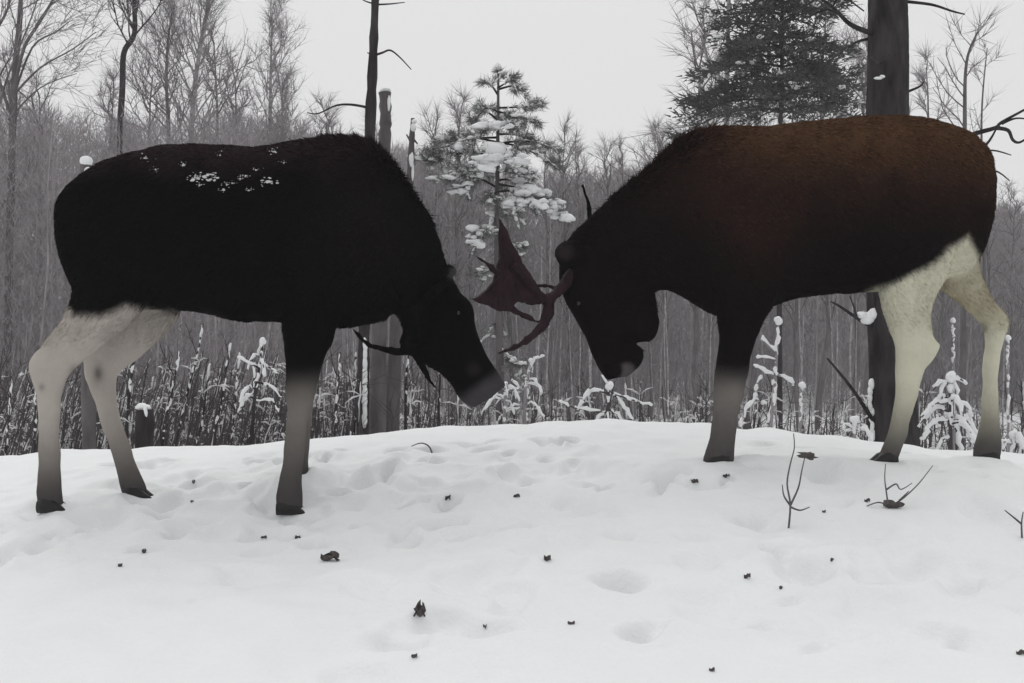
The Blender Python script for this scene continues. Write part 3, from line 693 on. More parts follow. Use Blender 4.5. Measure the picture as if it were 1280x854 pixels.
dead_stem('dead_spruce', 'tall thin dead spruce with bare side branches rising above the black moose', [(452, 545, Yd), (455, 420, Yd), (462, 180, Yd), (466, 80, Yd), (469, 0, Yd), (471, -90, Yd)], [.055, .05, .048, .04, .03, .015], 'bark_dark',
    [([(462, 135, Yd), (440, 131, Yd), (420, 132, Yd), (398, 142, Yd - .1), (384, 141, Yd - .1)], .012, .004), ([(466, 70, Yd), (478, 66, Yd - .05), (488, 63, Yd - .1), (500, 72, Yd - .1), (514, 87, Yd - .1)], .011, .004),
     ([(468, 6, Yd), (488, 5, Yd), (506, 3, Yd)], .009, .003), ([(468, 5, Yd), (458, 2, Yd - .1), (450, -2, Yd - .2)], .008, .003), ([(465, 68, Yd), (459, 66, Yd)], .008, .004), ([(469, 4, Yd), (476, -3, Yd), (484, -12, Yd)], .008, .003)],
    [(456, 430 + k * 12, Yd - .05, .022, .03, .06) for k in range(9)])
dead_stem('broken_snag', 'short broken snag with a frosted knob on top, beside the dead spruce', [(470, 545, Yd + .3), (474, 430, Yd + .3), (480, 200, Yd + .3), (482, 150, Yd + .3), (481, 116, Yd + .3)], [.075, .07, .055, .05, .052], 'bark_grey', 
    [([(480, 145, Yd + .3), (489, 155, Yd + .25)], .02, .01)], [(481, 113, Yd + .3, .05, .05, .025), (486, 128, Yd + .26, .014, .02, .07)])
dead_stem('leaning_snag', 'slender leaning snag with snowy top knots behind the black moose muzzle', [(482, 543, Yd + .5), (494, 440, Yd + .5), (510, 260, Yd + .6), (514, 190, Yd + .6), (516, 148, Yd + .6)], [.085, .065, .035, .03, .016], 'bark_grey',
    [([(514, 178, Yd + .6), (508, 168, Yd + .6)], .014, .006), ([(515, 172, Yd + .6), (522, 180, Yd + .6)], .014, .006)], [(516, 160, Yd + .58, .025, .03, .04), (518, 152, Yd + .58, .02, .02, .02), (514, 200, Yd + .56, .02, .02, .06), (516, 215, Yd + .56, .014, .02, .08)])
dead_stem('snow_capped_snag', 'narrow pale snag with a round snow cap behind the black moose rump', [(112, 560, 8.4), (110, 400, 8.4), (107, 204, 8.4)], [.06, .05, .045], 'bark_grey', (), [(107, 201, 8.4, .052, .052, .045), (110, 216, 8.36, .03, .03, .06), (109, 232, 8.36, .028, .03, .05)])

# snow-laden young pine in the middle
Yy = 10.0; by = pt(626, 540, Yy); by[2] = gz(by[0], Yy) - .05
yp = thing('young_pine', by, 'snow-laden young pine rising behind the locked antlers', 'tree')
m = MB(); limb_px(m, [(626, 560, Yy), (624, 400, Yy), (621, 300, Yy), (622, 200, Yy), (623, 90, Yy)], .045, .010, 8)
m.v[0][:9] += 0; m.build('trunk', M['bark_grey'], yp, by)
br = [  # attach y, end px, end py, dy, needles, snow size
    (118, 607, 103, -.1, 40, .035), (112, 652, 112, .1, 60, .03), (110, 640, 100, -.15, 40, .025), (140, 598, 138, -.15, 60, .04), (135, 672, 132, 0, 70, .028), (140, 668, 152, -.2, 60, .03), (150, 590, 152, .15, 60, .03),
    (165, 608, 163, -.25, 60, .06), (160, 640, 158, -.3, 60, .055), (168, 660, 172, .1, 60, .035), (178, 560, 178, 0, 80, .035), (172, 540, 190, -.1, 60, .03), (180, 700, 188, .05, 110, .026), (178, 690, 205, -.1, 90, .03),
    (195, 538, 202, -.05, 70, .045), (200, 560, 225, -.25, 60, .05), (198, 592, 214, -.35, 60, .06), (192, 612, 208, -.4, 60, .085), (195, 640, 204, -.4, 60, .08), (205, 574, 244, -.2, 50, .055), (205, 585, 228, .2, 70, .04),
    (215, 665, 222, -.2, 90, .035), (225, 660, 240, .2, 80, .03), (230, 700, 272, -.1, 70, .065), (240, 668, 262, -.25, 60, .06), (245, 645, 272, -.3, 60, .05), (240, 610, 250, -.2, 90, .03), (255, 632, 268, .25, 80, .035),
    (270, 596, 306, -.2, 25, .06), (290, 607, 292, -.25, 20, .04), (300, 650, 318, .2, 40, .03), (330, 600, 345, .15, 50, .035), (360, 655, 375, .1, 50, .035), (400, 598, 430, .1, 60, .035), (430, 650, 455, -.1, 60, .04), (470, 605, 500, .1, 60, .035), (235, 580, 215, .25, 80, .03), (150, 625, 150, .3, 80, .03)]
nm = MB(); sm = MB()
def tuft(c, d, n, L):
    nm.blades(c + rng.normal(size=(n, 3)) * .016, unit(d) * .9 + rng.normal(size=(n, 3)) * .75 + np.array([0, 0, .1]), rng.uniform(.5, 1.15, n) * L, .0065)
for (ya, ex, ey, dy, nn, ss) in br:
    A = pt(622, ya, Yy); E = pt(ex, ey, Yy + dy); Lb = np.linalg.norm(E - A); mid = (A + E) / 2 + np.array([0, 0, .10 * Lb]) + rng.normal(size=3) * .02
    R = resample([A, mid, E], 5); b1 = MB(); b1.tube(R, np.linspace(.012, .004, len(R)), 4)
    s = np.linspace(0, 1, len(R)); ends = [(E, E - mid)]
    for k in range(max(3, int(Lb / .055))):
        t = rng.uniform(.3, 1.0); c = np.array([np.interp(t, s, R[:, j]) for j in range(3)])
        d = unit(unit(E - A) * .7 + rng.normal(size=3) * np.array([.6, .6, .35]) + np.array([0, 0, -.08])); e = c + d * rng.uniform(.06, .14)
        b1.tube(np.array([c, e]), [.005, .003], 4); ends.append((e, d)); tuft(c, d, 26, .07)
    b1.build('branch', M['bark_dark'], yp, by)
    for (e, d) in ends:
        tuft(e, d, 50, .085)
        if rng.uniform() < (.36 if ss < .045 else .5):
            for q in range(rng.integers(1, 4)):
                q_ = ss * rng.uniform(.35, .85); sm.lump(e + rng.normal(size=3) * np.array([.025, .025, .012]) + np.array([0, -.01, q_ * .35]), (q_ * rng.uniform(1.1, 1.8), q_, q_ * rng.uniform(.45, .75)), rough=.5)
    snow_on(sm, R, max(ss * .5, .018), .05, .3, 1.0)
    for (e, d) in ends:
        if rng.uniform() < .5: snow_on(sm, np.array([e - unit(d) * .09, e - unit(d) * .03, e + unit(d) * .04]), ss * .38, .05, 0, 1)
    if ss > .055:
        for q in range(9):
            t = rng.uniform(.55, 1.05); q_ = ss * rng.uniform(.24, .5); sm.lump(A + (E - A) * t + np.array([rng.normal() * .045, -.03 + rng.normal() * .03, .03 + rng.normal() * .02]), (q_ * rng.uniform(1.2, 1.9), q_ * 1.1, q_ * .75), rough=.5, seg=10, rings=7)
sm.lump(pt(622, 84, Yy), (.035, .035, .04)); nm.blades(np.tile(pt(622, 90, Yy), (160, 1)), rng.normal(size=(160, 3)) + np.array([0, 0, .6]), .07, .006)
o = nm.build('needles', M['needle_frost'], yp, by, smooth=False); o['kind'] = 'stuff'
sm.build('snow', M['snow_clump'], yp, by)['kind'] = 'stuff'

# bushy evergreen pine behind the right bull's shoulder
Ye = 22.0; be = pt(975, 560, Ye); be[2] = gz(be[0], Ye) - .05
ev = thing('evergreen_pine', be, 'bushy dark evergreen pine above the back of the brown-backed moose', 'tree')
m = MB(); limb_px(m, [(975, 560, Ye), (974, 300, Ye), (976, 150, Ye), (978, 0, Ye), (975, -150, Ye)], .058, .025, 8); m.build('trunk', M['bark_dark'], ev, be)
nm = MB(); sm = MB(); bm = MB()
def spread_crown(cx, Yc, y_top, y_bot, wtop, wbot, n, nb, lump_s, blade, dens=1.0, lift=.1):
    for k in range(n):
        f = rng.uniform() ** .8; py = y_top + (y_bot - y_top) * f; half = wtop + (wbot - wtop) * f
        a = rng.uniform(0, 6.28); L = half / F * Yc * rng.uniform(.35, 1.0)
        A = pt(cx, py, Yc); E = A + np.array([math.cos(a) * L, math.sin(a) * L, rng.uniform(-.12, .22) * L])
        bm.tube(np.array([A, (A + E) / 2 + [0, 0, .05], E]), [.03, .02, .008], 4, cap=False)
        for t in np.arange(.3, 1.02, .17):
            c = A * (1 - t) + E * t + rng.normal(size=3) * .08
            o = rng.normal(size=(nb, 3)) * np.array([.26, .26, .09]) * lump_s
            nm.blades(c + o, o * 2 + rng.normal(size=(nb, 3)) * .3 + np.array([math.cos(a), math.sin(a), .5]) * .3, blade * rng.uniform(.6, 1.2, nb), blade * .28)
            if rng.uniform() < .22: sm.lump(c + np.array([0, 0, .10]), (.14 * rng.uniform(.4, 1), .14 * rng.uniform(.4, 1), .05), rough=.35)
for lv, py in enumerate(np.arange(-150, 138, 13.0)):
    for k in range(6):
        a = k * 1.047 + lv * .6 + rng.normal() * .25; L = (26 + (py + 150) * .30) * rng.uniform(.45, 1.2) / F * Ye
        A = pt(976, py + rng.normal() * 3, Ye); E = A + np.array([math.cos(a) * L, math.sin(a) * L, -rng.uniform(.05, .35) * L + .1])
        mid = (A + E) / 2 + [0, 0, .10 * L]; RR = resample([A, mid, E], 5); bm.tube(RR, np.linspace(.028, .008, len(RR)), 4, cap=False)
        for t in np.arange(.35, 1.04, .20 / max(L, .4)):
            c = np.array([np.interp(t, np.linspace(0, 1, len(RR)), RR[:, q]) for q in range(3)]) + rng.normal(size=3) * np.array([.07, .07, .03]); nb = 34
            o_ = rng.normal(size=(nb, 3)) * np.array([.13, .13, .05]); nm.blades(c + o_, o_ * 3 + rng.normal(size=(nb, 3)) * .3 + np.array([math.cos(a) * .5, math.sin(a) * .5, .12]), .15 * rng.uniform(.6, 1.2, nb), .042)
            if rng.uniform() < .16: sm.lump(c + np.array([0, 0, .07]), (.11 * rng.uniform(.5, 1), .11 * rng.uniform(.5, 1), .035), rough=.4)
for (px, py, dy) in [(856, 130, -.3), (884, 136, 0), (1064, 108, 0), (1050, 130, .3), (905, 80, .1)]:
    A = pt(976, py - 22, Ye); E = pt(px, py, Ye + dy); RR = resample([A, (A + E) / 2 + [0, 0, .12], E], 5); bm.tube(RR, np.linspace(.028, .008, len(RR)), 4, cap=False)
    for t in np.arange(.4, 1.03, .06):
        c = np.array([np.interp(t, np.linspace(0, 1, len(RR)), RR[:, q]) for q in range(3)]) + rng.normal(size=3) * np.array([.08, .08, .05]); nb = 40
        o_ = rng.normal(size=(nb, 3)) * np.array([.13, .13, .05]); nm.blades(c + o_, o_ * 3 + rng.normal(size=(nb, 3)) * .3 + np.array([(E - A)[0] * .3, 0, .15]), .15 * rng.uniform(.6, 1.2, nb), .042)
bm.build('branches', M['bark_dark'], ev, be)['kind'] = 'stuff'
nm.build('crown', M['needle'], ev, be, smooth=False); sm.build('snow', M['snow_clump'], ev, be)['kind'] = 'stuff'

# bare trees one can tell apart
def bare_tree(label, path, r0, r1, nlimb, Lm, matl, up=.1, spread=.6, t0=.35, depth=2, tw=.012, tl=.4, twm='twig_grey', ang=.75, name='bare_tree', group=None, n_sub=5, droop=False):
    b = pt(*path[0]); b[2] = gz(b[0], b[1]) - .08
    root = thing(name, b, label, 'tree', group)
    R = resample(np.array([b] + [pt(*p) for p in path[1:]]), 6); rr = np.linspace(r0, r1, len(R))
    m = MB(); m.tube(R, rr, 7); tm = MB(); s = np.linspace(0, 1, len(R))
    for k in range(nlimb):
        t = t0 + (1 - t0) * (k + rng.uniform()) / nlimb; c = np.array([np.interp(t, s, R[:, j]) for j in range(3)])
        a = rng.uniform(0, 6.28); d = np.array([math.cos(a) * ang, math.sin(a) * ang, 1 - ang * .5])
        twiggy(m, tm, c, d, Lm * (1.15 - .75 * (t - t0) / (1 - t0)) * rng.uniform(.7, 1.2), rr[int(t * (len(R) - 1))] * .45, depth, up, spread, n_sub, tw, tl)
    m.build('trunk', M[matl], root, b); tm.build('crown', M[twm], root, b, smooth=False)
    return root
bare_tree('dark bare tree with a forked stem standing out against the pale wood', [(146, 560, 27), (150, 200, 27), (153, 110, 27), (155, 66, 27), (168, 42, 27), (168, 0, 27), (170, -80, 27)], .085, .05, 14, 1.5, 'bark_dark', t0=.55, ang=.6)
bare_tree('pale straight birch left of the bushy evergreen pine', [(909, 560, 24), (909, 300, 24), (908, 150, 24), (911, 0, 24), (914, -120, 24)], .09, .03, 22, 2.0, 'bark_birch', up=-.02, t0=.3, tl=.5, ang=.6)
bare_tree('thin forked sapling in the open sky right of the thick pine trunk', [(1203, 560, 16), (1205, 300, 16), (1206, 165, 16), (1208, 80, 16), (1222, 40, 16)], .05, .012, 12, .8, 'bark_grey', t0=.45, depth=1)
bare_tree('faint whip-thin sapling next to the forked sapling', [(1232, 560, 19), (1230, 300, 19), (1227, 150, 19), (1234, 60, 19)], .035, .008, 8, .6, 'bark_grey', t0=.45, depth=1)
bare_tree('wide wispy birch with a twin stem behind the black moose back', [(232, 560, 32), (236, 300, 32), (240, 150, 32), (250, 60, 32), (262, 0, 32)], .12, .03, 34, 2.6, 'bark_birch', t0=.3, tl=.6, up=.12, ang=.55, n_sub=6)
bare_tree('pointed wispy birch standing alone at the end of the tall wood', [(345, 560, 32), (343, 300, 32), (338, 150, 32), (340, 24, 32)], .11, .02, 30, 1.9, 'bark_birch', t0=.32, tl=.5, up=.16, ang=.5, n_sub=6)
bare_tree('slim grey birch between the forked tree and the wide birch', [(205, 560, 30), (212, 250, 30), (208, 90, 30), (214, 20, 30)], .08, .02, 24, 1.6, 'bark_grey', t0=.4, tl=.5, up=.15, ang=.5)
# the many-stemmed tree in the corner
bt = pt(8, 560, 26); bt[2] = gz(bt[0], 26) - .08
ct = thing('bare_tree', bt, 'many-stemmed bare tree with fanning slanted branches in the pale sky', 'tree')
tm = MB()
for (pts, r0, r1) in [([(8, 560, 26.0), (12, 300, 26.0), (18, 110, 26.0), (23, 45, 26.0), (26, 0, 26.0), (28, -60, 26.0)], .10, .04), ([(18, 110, 26.0), (30, 60, 25.8), (48, 30, 25.7), (66, 0, 25.6), (84, -40, 25.5)], .045, .025),
                      ([(16, 120, 26.0), (50, 85, 26.2), (90, 62, 26.3), (120, 40, 26.4)], .03, .01), ([(14, 130, 26.0), (40, 60, 26.3), (70, 40, 26.4), (85, 28, 26.4)], .03, .01), ([(12, 140, 26.0), (-10, 60, 25.8), (10, 10, 25.6), (18, -40, 25.5)], .04, .02),
                      ([(0, 130, 25.6), (10, 95, 25.6), (40, 20, 25.5), (52, -20, 25.4)], .03, .01), ([(10, 150, 26.0), (50, 110, 26.0), (96, 92, 26.0)], .022, .008), ([(-20, 140, 26.0), (2, 90, 26.0), (22, 60, 26.0)], .03, .01)]:
    m = MB(); R = limb_px(m, pts, r0, r1, 7)
    for k in range(9):
        t = rng.uniform(.35, 1); j = min(int(t * (len(R) - 1)), len(R) - 2); ax = unit(R[j + 1] - R[j])
        twiggy(m, tm, R[j], ax * .8 + rng.normal(size=3) * .45 + np.array([.25, 0, .05]), rng.uniform(.9, 2.0), r1 * .5, 1, .03, .6, 4, .016, .7)
    m.build('stem', M['bark_grey'], ct, bt)
tm.build('crown', M['twig_grey'], ct, bt, smooth=False)

# tall bare trees on the skyline of the far wood: shared shapes
def proto(seed, H, nl, Lm, up, ang):
    global rng
    keep = rng; rng = np.random.default_rng(seed)
    m = MB(); tm = MB(); R = wob((0, 0, -.2), (rng.uniform(-.5, .5), rng.uniform(-.5, .5), H), 14, .05, seed); rr = np.linspace(.085, .015, 14)
    m.tube(R, rr, 6); s = np.linspace(0, 1, 14)
    for k in range(nl):
        t = .3 + .7 * (k + rng.uniform()) / nl; c = np.array([np.interp(t, s, R[:, j]) for j in range(3)]); a = rng.uniform(0, 6.28)
        twiggy(m, tm, c, np.array([math.cos(a) * ang, math.sin(a) * ang, 1 - ang * .4]), Lm * (1.1 - .8 * (t - .3) / .7) * rng.uniform(.7, 1.2), .022, 2, up, .6, 5, .013, .5)
    r = (m.mesh('trunk'), tm.mesh('crown', False)); rng = keep
    return r
protos = [proto(100, 9.0, 26, 1.9, .12, .5), proto(101, 9.0, 22, 1.5, .16, .45), proto(102, 9.0, 30, 2.2, .06, .6), proto(103, 9.0, 18, 1.3, .14, .5)]
for me_t, me_c in protos:
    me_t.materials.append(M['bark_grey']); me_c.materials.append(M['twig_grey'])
sky_trees = [(60, 118, 36), (120, 110, 40), (180, 90, 42), (275, 60, 38), (300, 95, 40), (365, 100, 44), (400, 150, 46), (430, 168, 50), (530, 160, 48), (565, 130, 46), (585, 165, 50), (690, 190, 46), (712, 178, 48), (735, 195, 50), (765, 200, 50),
             (790, 192, 44), (812, 185, 46), (838, 170, 40), (865, 40, 30), (880, 90, 34), (1025, 60, 34), (1060, 70, 36), (1085, 60, 40), (1150, 90, 42), (1175, 200, 40), (1245, 225, 42), (1262, 250, 44), (1280, 240, 40), (1300, 255, 40), (20, 90, 34), (-15, 100, 36), (640, 185, 50), (480, 170, 48), (930, 60, 36), (1000, 110, 38)]
lab = 'tall thin bare tree fading into the misty skyline of the far wood'
for k, (px, py, Yt) in enumerate(sky_trees):
    p_ = pt(px, 560, Yt); p_[2] = gz(p_[0], Yt); H = CZ - (py - 427) / F * Yt - p_[2]
    root = thing('bare_tree', p_, lab, 'tree', 'bare trees on the far skyline', rng.uniform(0, 6.28)); s = H / 9.0
    root.scale = (s, s, s)
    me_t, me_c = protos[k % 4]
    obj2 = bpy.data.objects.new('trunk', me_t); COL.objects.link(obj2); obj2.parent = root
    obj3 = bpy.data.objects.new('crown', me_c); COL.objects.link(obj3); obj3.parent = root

# ------------------------------------------------------------------ the far wood: one mass of bare stems and twigs
skyx = [-300, 0, 100, 200, 300, 380, 420, 500, 560, 650, 720, 800, 870, 1000, 1150, 1230, 1280, 1600]
skyy = [130, 142, 150, 156, 150, 162, 188, 192, 202, 216, 228, 216, 200, 200, 235, 258, 272, 270]
st = MB(); tw = MB()
for k in range(900):
    px = rng.uniform(-260, 1540); Yt = 23 + 38 * rng.uniform() ** 1.2 + np.interp(px, [250, 600], [0, 24]); p_ = pt(px, 560, Yt); p_[2] = gz(p_[0], Yt) - .1
    py = np.interp(px, skyx, skyy) + abs(rng.normal()) * 30 - 6
    H = max(3.0, CZ - (py - 427) / F * Yt - p_[2]); top = p_ + np.array([rng.normal() * .3, rng.normal() * .3, H])
    R = wob(p_, top, 6, .04, 2000 + k); st.tube(R, np.linspace(.05, .012, 6) * rng.uniform(.5, 1.1), 4, cap=False)
    n = 1300 if Yt < 38 else 900; sz = Yt / 50; t = rng.uniform(.0, 1, n) ** 1.1; s = np.linspace(0, 1, 6); C = np.stack([np.interp(t, s, R[:, j]) for j in range(3)], 1)
    rad = (.3 + 1.0 * (1 - t)) * rng.uniform(.1, 1.0, n) * 1.7; a = rng.uniform(0, 6.28, n)
    C = C + np.stack([np.cos(a) * rad, np.sin(a) * rad, rad * .5], 1)
    tw.blades(C, np.stack([np.cos(a) * .5, np.sin(a) * .5, np.full(n, 1.0)], 1) + rng.normal(size=(n, 3)) * .4, sz * rng.uniform(.25, .7, n), sz * rng.uniform(.016, .040, n))
bs = MB()
for k in range(64):
    px = rng.uniform(-100, 1380); Yt = rng.uniform(20, 34); p_ = pt(px, 560, Yt); p_[2] = gz(p_[0], Yt) - .1
    py = max(np.interp(px, skyx, skyy) + 40, rng.uniform(250, 460)); H = CZ - (py - 427) / F * Yt - p_[2]
    R = wob(p_, p_ + np.array([rng.normal() * .15 + (.12 * H if px < 330 else 0), 0, H]), 7, .02, 7000 + k); bs.tube(R, np.linspace(.035, .008, 7) * rng.uniform(.5, 1.2), 5, cap=False)
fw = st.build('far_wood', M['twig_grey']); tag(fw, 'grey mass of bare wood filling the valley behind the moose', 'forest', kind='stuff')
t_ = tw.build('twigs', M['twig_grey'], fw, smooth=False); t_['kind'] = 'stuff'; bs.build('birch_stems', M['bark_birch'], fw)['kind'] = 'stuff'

# snow-dusted undergrowth just below the crest
us = MB(); uw = MB()
for k in range(1350):
    Yt = rng.uniform(8.6, 22); px = rng.uniform(-80, 1360) if k < 1000 else rng.uniform(-80, 520); p_ = pt(px, 560, Yt); p_[2] = gz(p_[0], Yt) - .05
    left = px < 560
    py = 545 - 95 * rng.beta(1.1, 1.5) - 20 if left else 545 - 85 * rng.beta(1, 2.2)
    H = CZ - (py - 427) / F * Yt - p_[2]
    if H < .2: continue
    lean = rng.normal() * .10 + (.22 if px < 330 else .02)
    R = wob(p_, p_ + np.array([lean * H, rng.normal() * .1, H]), 5, .015, 5000 + k); us.tube(R, np.linspace(.014, .004, 5) * rng.uniform(.6, 1.4), 4, cap=False)
    n = 18; t = rng.uniform(.3, 1, n); s = np.linspace(0, 1, 5); C = np.stack([np.interp(t, s, R[:, j]) for j in range(3)], 1)
    us.blades(C, rng.normal(size=(n, 3)) * .6 + np.array([0, 0, .7]), rng.uniform(.12, .4, n), .008)
    side = np.array([rng.choice([-1, 1]) * .008, -.006, 0])
    for j in range(rng.integers(1, 4)):
        t = rng.uniform(.1, .9); t2 = min(1, t + rng.uniform(.05, .25)); tt = np.linspace(t, t2, 5)
        C = np.stack([np.interp(tt, s, R[:, q_]) for q_ in range(3)], 1) + side + rng.normal(size=(5, 3)) * .004; q_ = rng.uniform(.004, .010) * (Yt / 10)
        uw.tube(C, q_ * np.array([.3, 1, .7, 1, .3]) * rng.uniform(.6, 1.3, 5), 5)
    for j in range(3):
        a = rng.uniform(0, 6.28); c = C[2]; e = c + np.array([math.cos(a), math.sin(a), rng.uniform(-.5, .6)]) * rng.uniform(.05, .16) * (Yt / 11)
        uw.tube(np.array([c, (c + e) / 2 + [0, 0, .015], e]), np.array([.5, 1, .3]) * rng.uniform(.005, .012) * (Yt / 11), 5)
ug = us.build('undergrowth', M['twig_dark']); tag(ug, 'tangled thin undergrowth stems below the snowy crest', 'undergrowth', kind='stuff')
u_ = uw.build('snow', M['frost'], ug); u_['kind'] = 'stuff'

# ------------------------------------------------------------------ snow-laden saplings along the crest
def sapling(label, Yt, stem, limbs, snow_r=.03, matl='bark_grey', name='snowy_sapling', stem_r=.018, extra=0):
    b = pt(*stem[0], Yt); b[2] = gz(b[0], Yt) - .05; root = thing(name, b, label, 'sapling')
    m = MB(); R = resample(np.array([b] + [pt(px, py, Yt) for px, py in stem[1:]]), 5); m.tube(R, np.linspace(stem_r, .006, len(R)), 6); m.build('stem', M[matl], root, b)
    s = MB(); snow_on(s, R, snow_r * .7, .07, .35, 1.0); e = R[-1]; s.lump(e + [0, 0, .01], snow_r * 1.15)
    for L in limbs:
        bm = MB(); P = [pt(px, py, Yt + (q[0] if (q := L_[2:]) else 0)) for L_ in L for px, py in [L_[:2]]]
        RR = resample(P, 5); bm.tube(RR, np.linspace(.009, .004, len(RR)), 4); bm.build('branch', M[matl], root, b); snow_on(s, RR, snow_r * .75, .035, .1, 1.0)
    for k in range(extra):
        t = rng.uniform(.25, .95); c = np.array([np.interp(t, np.linspace(0, 1, len(R)), R[:, j]) for j in range(3)]); a = rng.uniform(0, 6.28); L_ = rng.uniform(.15, .38) * (1.15 - t)
        E = c + np.array([math.cos(a) * L_, math.sin(a) * L_, -.12 * L_ - .02]); P = resample([c, (c + E) / 2 + [0, 0, .04], E - [0, 0, .06]], 4)
        bm = MB(); bm.tube(P, np.linspace(.008, .004, len(P)), 4); bm.build('branch', M[matl], root, b); snow_on(s, P, snow_r * .8, .04, .2, 1.0)
    s.build('snow', M['snow_clump'], root, b)['kind'] = 'stuff'
    return root
sapling('snowy sapling with a few stubby branches between the black moose belly and foreleg', 8.2, [(312, 555), (318, 500), (324, 460), (329, 428)], [[(325, 460), (308, 452), (297, 446)], [(326, 452), (340, 462), (352, 466)], [(322, 478), (338, 483), (354, 497)], [(320, 490), (306, 498), (302, 510)], [(318, 500), (338, 500), (348, 515)]], .022, 'bark_dark', extra=6)
sapling('bent snow-crusted sapling with looping branches behind the brown-backed moose foreleg', 8.2, [(958, 545), (966, 500), (970, 460), (973, 402)],
        [[(972, 440), (960, 432), (953, 421)], [(972, 449), (955, 446), (946, 447)], [(970, 468), (985, 474), (993, 482)], [(970, 470), (955, 464), (942, 456)], [(955, 465), (946, 480), (944, 497), (958, 506)], [(970, 472), (968, 495), (962, 520), (956, 540)], [(946, 497), (932, 512), (926, 535)]], .026, 'twig_grey')
sapling('slim snow-beaded stalk next to the looping snowy sapling', 8.4, [(1000, 548), (1001, 510), (1003, 483)], [], .022, 'twig_grey', stem_r=.010)
sapling('low splayed sapling bowed under snow below the tucked muzzle', 8.4, [(758, 545), (760, 505), (762, 484)],
        [[(760, 492), (740, 488), (730, 500), (722, 512)], [(756, 516), (732, 512), (712, 508), (700, 501)], [(764, 490), (778, 505), (790, 525)], [(766, 492), (790, 500), (815, 507)], [(758, 515), (748, 520), (742, 532)], [(762, 512), (772, 518), (778, 530)], [(764, 488), (758, 478), (752, 468)]], .028, 'twig_dark', stem_r=.022)
sapling('snow-smothered little spruce between the hind legs of the brown-backed moose', 7.9, [(1188, 590), (1188, 540), (1188, 500), (1188, 472)],
        [[(1188, 480), (1176, 478), (1166, 488)], [(1188, 476), (1200, 474), (1208, 480)], [(1188, 500), (1168, 505), (1152, 522)], [(1190, 498), (1206, 505), (1218, 525)], [(1188, 525), (1166, 530), (1152, 550)], [(1190, 525), (1208, 535), (1216, 555)], [(1188, 545), (1176, 552), (1168, 570)], [(1189, 520), (1196, 540), (1202, 566)]], .032, 'twig_dark', extra=10)
sapling('thin upright stalk beaded with snow above the little spruce', 8.8, [(1192, 580), (1192, 480), (1191, 402)], [], .020, 'twig_grey', stem_r=.010)
sapling('frosted sapling with curling top twig in the gap under the antlers', 9.2, [(655, 545), (656, 500), (660, 470), (664, 452)], [[(660, 470), (668, 450), (680, 446)], [(657, 490), (644, 480), (640, 474)], [(656, 480), (670, 482), (676, 492)]], .022, 'twig_grey', extra=8)
sapling('small frosted sapling just beyond the black moose muzzle', 9.0, [(630, 545), (631, 510), (632, 482)], [[(631, 500), (622, 494), (616, 500)]], .020, 'twig_grey', extra=6)
sapling('stubby snow-plastered stem at the foot of the thick pine trunk', 8.1, [(1068, 566), (1068, 545), (1068, 526)], [[(1068, 535), (1058, 530), (1052, 538)], [(1068, 532), (1078, 528), (1084, 540)]], .026, 'twig_grey', extra=5)
sapling('frosted upright stalk beyond the far hind leg of the brown-backed moose', 8.6, [(1262, 590), (1260, 500), (1260, 424)], [], .022, 'twig_grey', stem_r=.012)
sapling('low snowy bush stem at the edge beyond the far hind hoof', 8.0, [(1266, 590), (1266, 560), (1266, 545)], [[(1266, 555), (1256, 552), (1252, 562)], [(1266, 552), (1276, 552), (1282, 562)]], .028, 'twig_grey', extra=4)

# leaning dark saplings beyond the crest on the left
lean = [(3, 568, 14, 470), (34, 566, 48, 465), (60, 560, 70, 450), (98, 572, 112, 420), (204, 572, 254, 405), (190, 570, 225, 440), (256, 562, 288, 430), (232, 566, 262, 455), (275, 562, 300, 440), (124, 566, 132, 470), (150, 570, 168, 445), (410, 552, 425, 440), (440, 548, 445, 440), (508, 540, 512, 430), (545, 538, 548, 440), (300, 560, 318, 450)]
for k, (x0, y0, x1, y1) in enumerate(lean):
    Yt = 8.6 + (k % 5) * .35; b = pt(x0, y0, Yt); b[2] = gz(b[0], Yt) - .05; e = pt(x1, y1, Yt)
    root = thing('leaning_sapling', b, 'thin dark bare sapling leaning beyond the crest behind the black moose', 'sapling', 'leaning saplings behind the black moose')
    R = wob(b, e, 7, .012, 900 + k); m = MB(); m.tube(R, np.linspace(.022, .006, 7) * rng.uniform(.7, 1.2), 6); m.build('stem', M['bark_dark'], root, b)
    tb = MB(); t2 = MB()
    for j in range(5): twiggy(tb, t2, R[2 + j % 4], np.array([rng.normal() * .5 + .1, rng.normal() * .5, .8]), rng.uniform(.15, .35), .005, 1, .05, .5, 2, .005, .12)
    tb.build('twigs', M['bark_dark'], root, b)['kind'] = 'stuff'; t2.build('fine_twigs', M['twig_dark'], root, b, smooth=False)['kind'] = 'stuff'
    s = MB(); snow_on(s, R, .013, .16, .2, 1.0); s.build('snow', M['snow_clump'], root, b)['kind'] = 'stuff'
# snow-topped stump
b = pt(180, 575, 8.1); b[2] = gz(b[0], 8.1) - .06; e = pt(181, 512, 8.1)
root = thing('tree_stump', b, 'dark tree stump with a snow cap between the black moose legs', 'stump')
m = MB(); R = wob(b, e, 6, .006, 77); m.tube(R, [.085, .072, .066, .066, .070, .062], 12); m.build('trunk', M['bark_dark'], root, b)
s = MB(); s.lump(e + [0, 0, .008], (.058, .058, .034), rough=.3, seg=12, rings=8); s.lump(e + [.02, -.05, -.02], (.02, .016, .05)); s.lump(e + [-.02, -.01, .03], (.03, .03, .02)); s.build('snow_cap', M['snow_clump'], root, b)

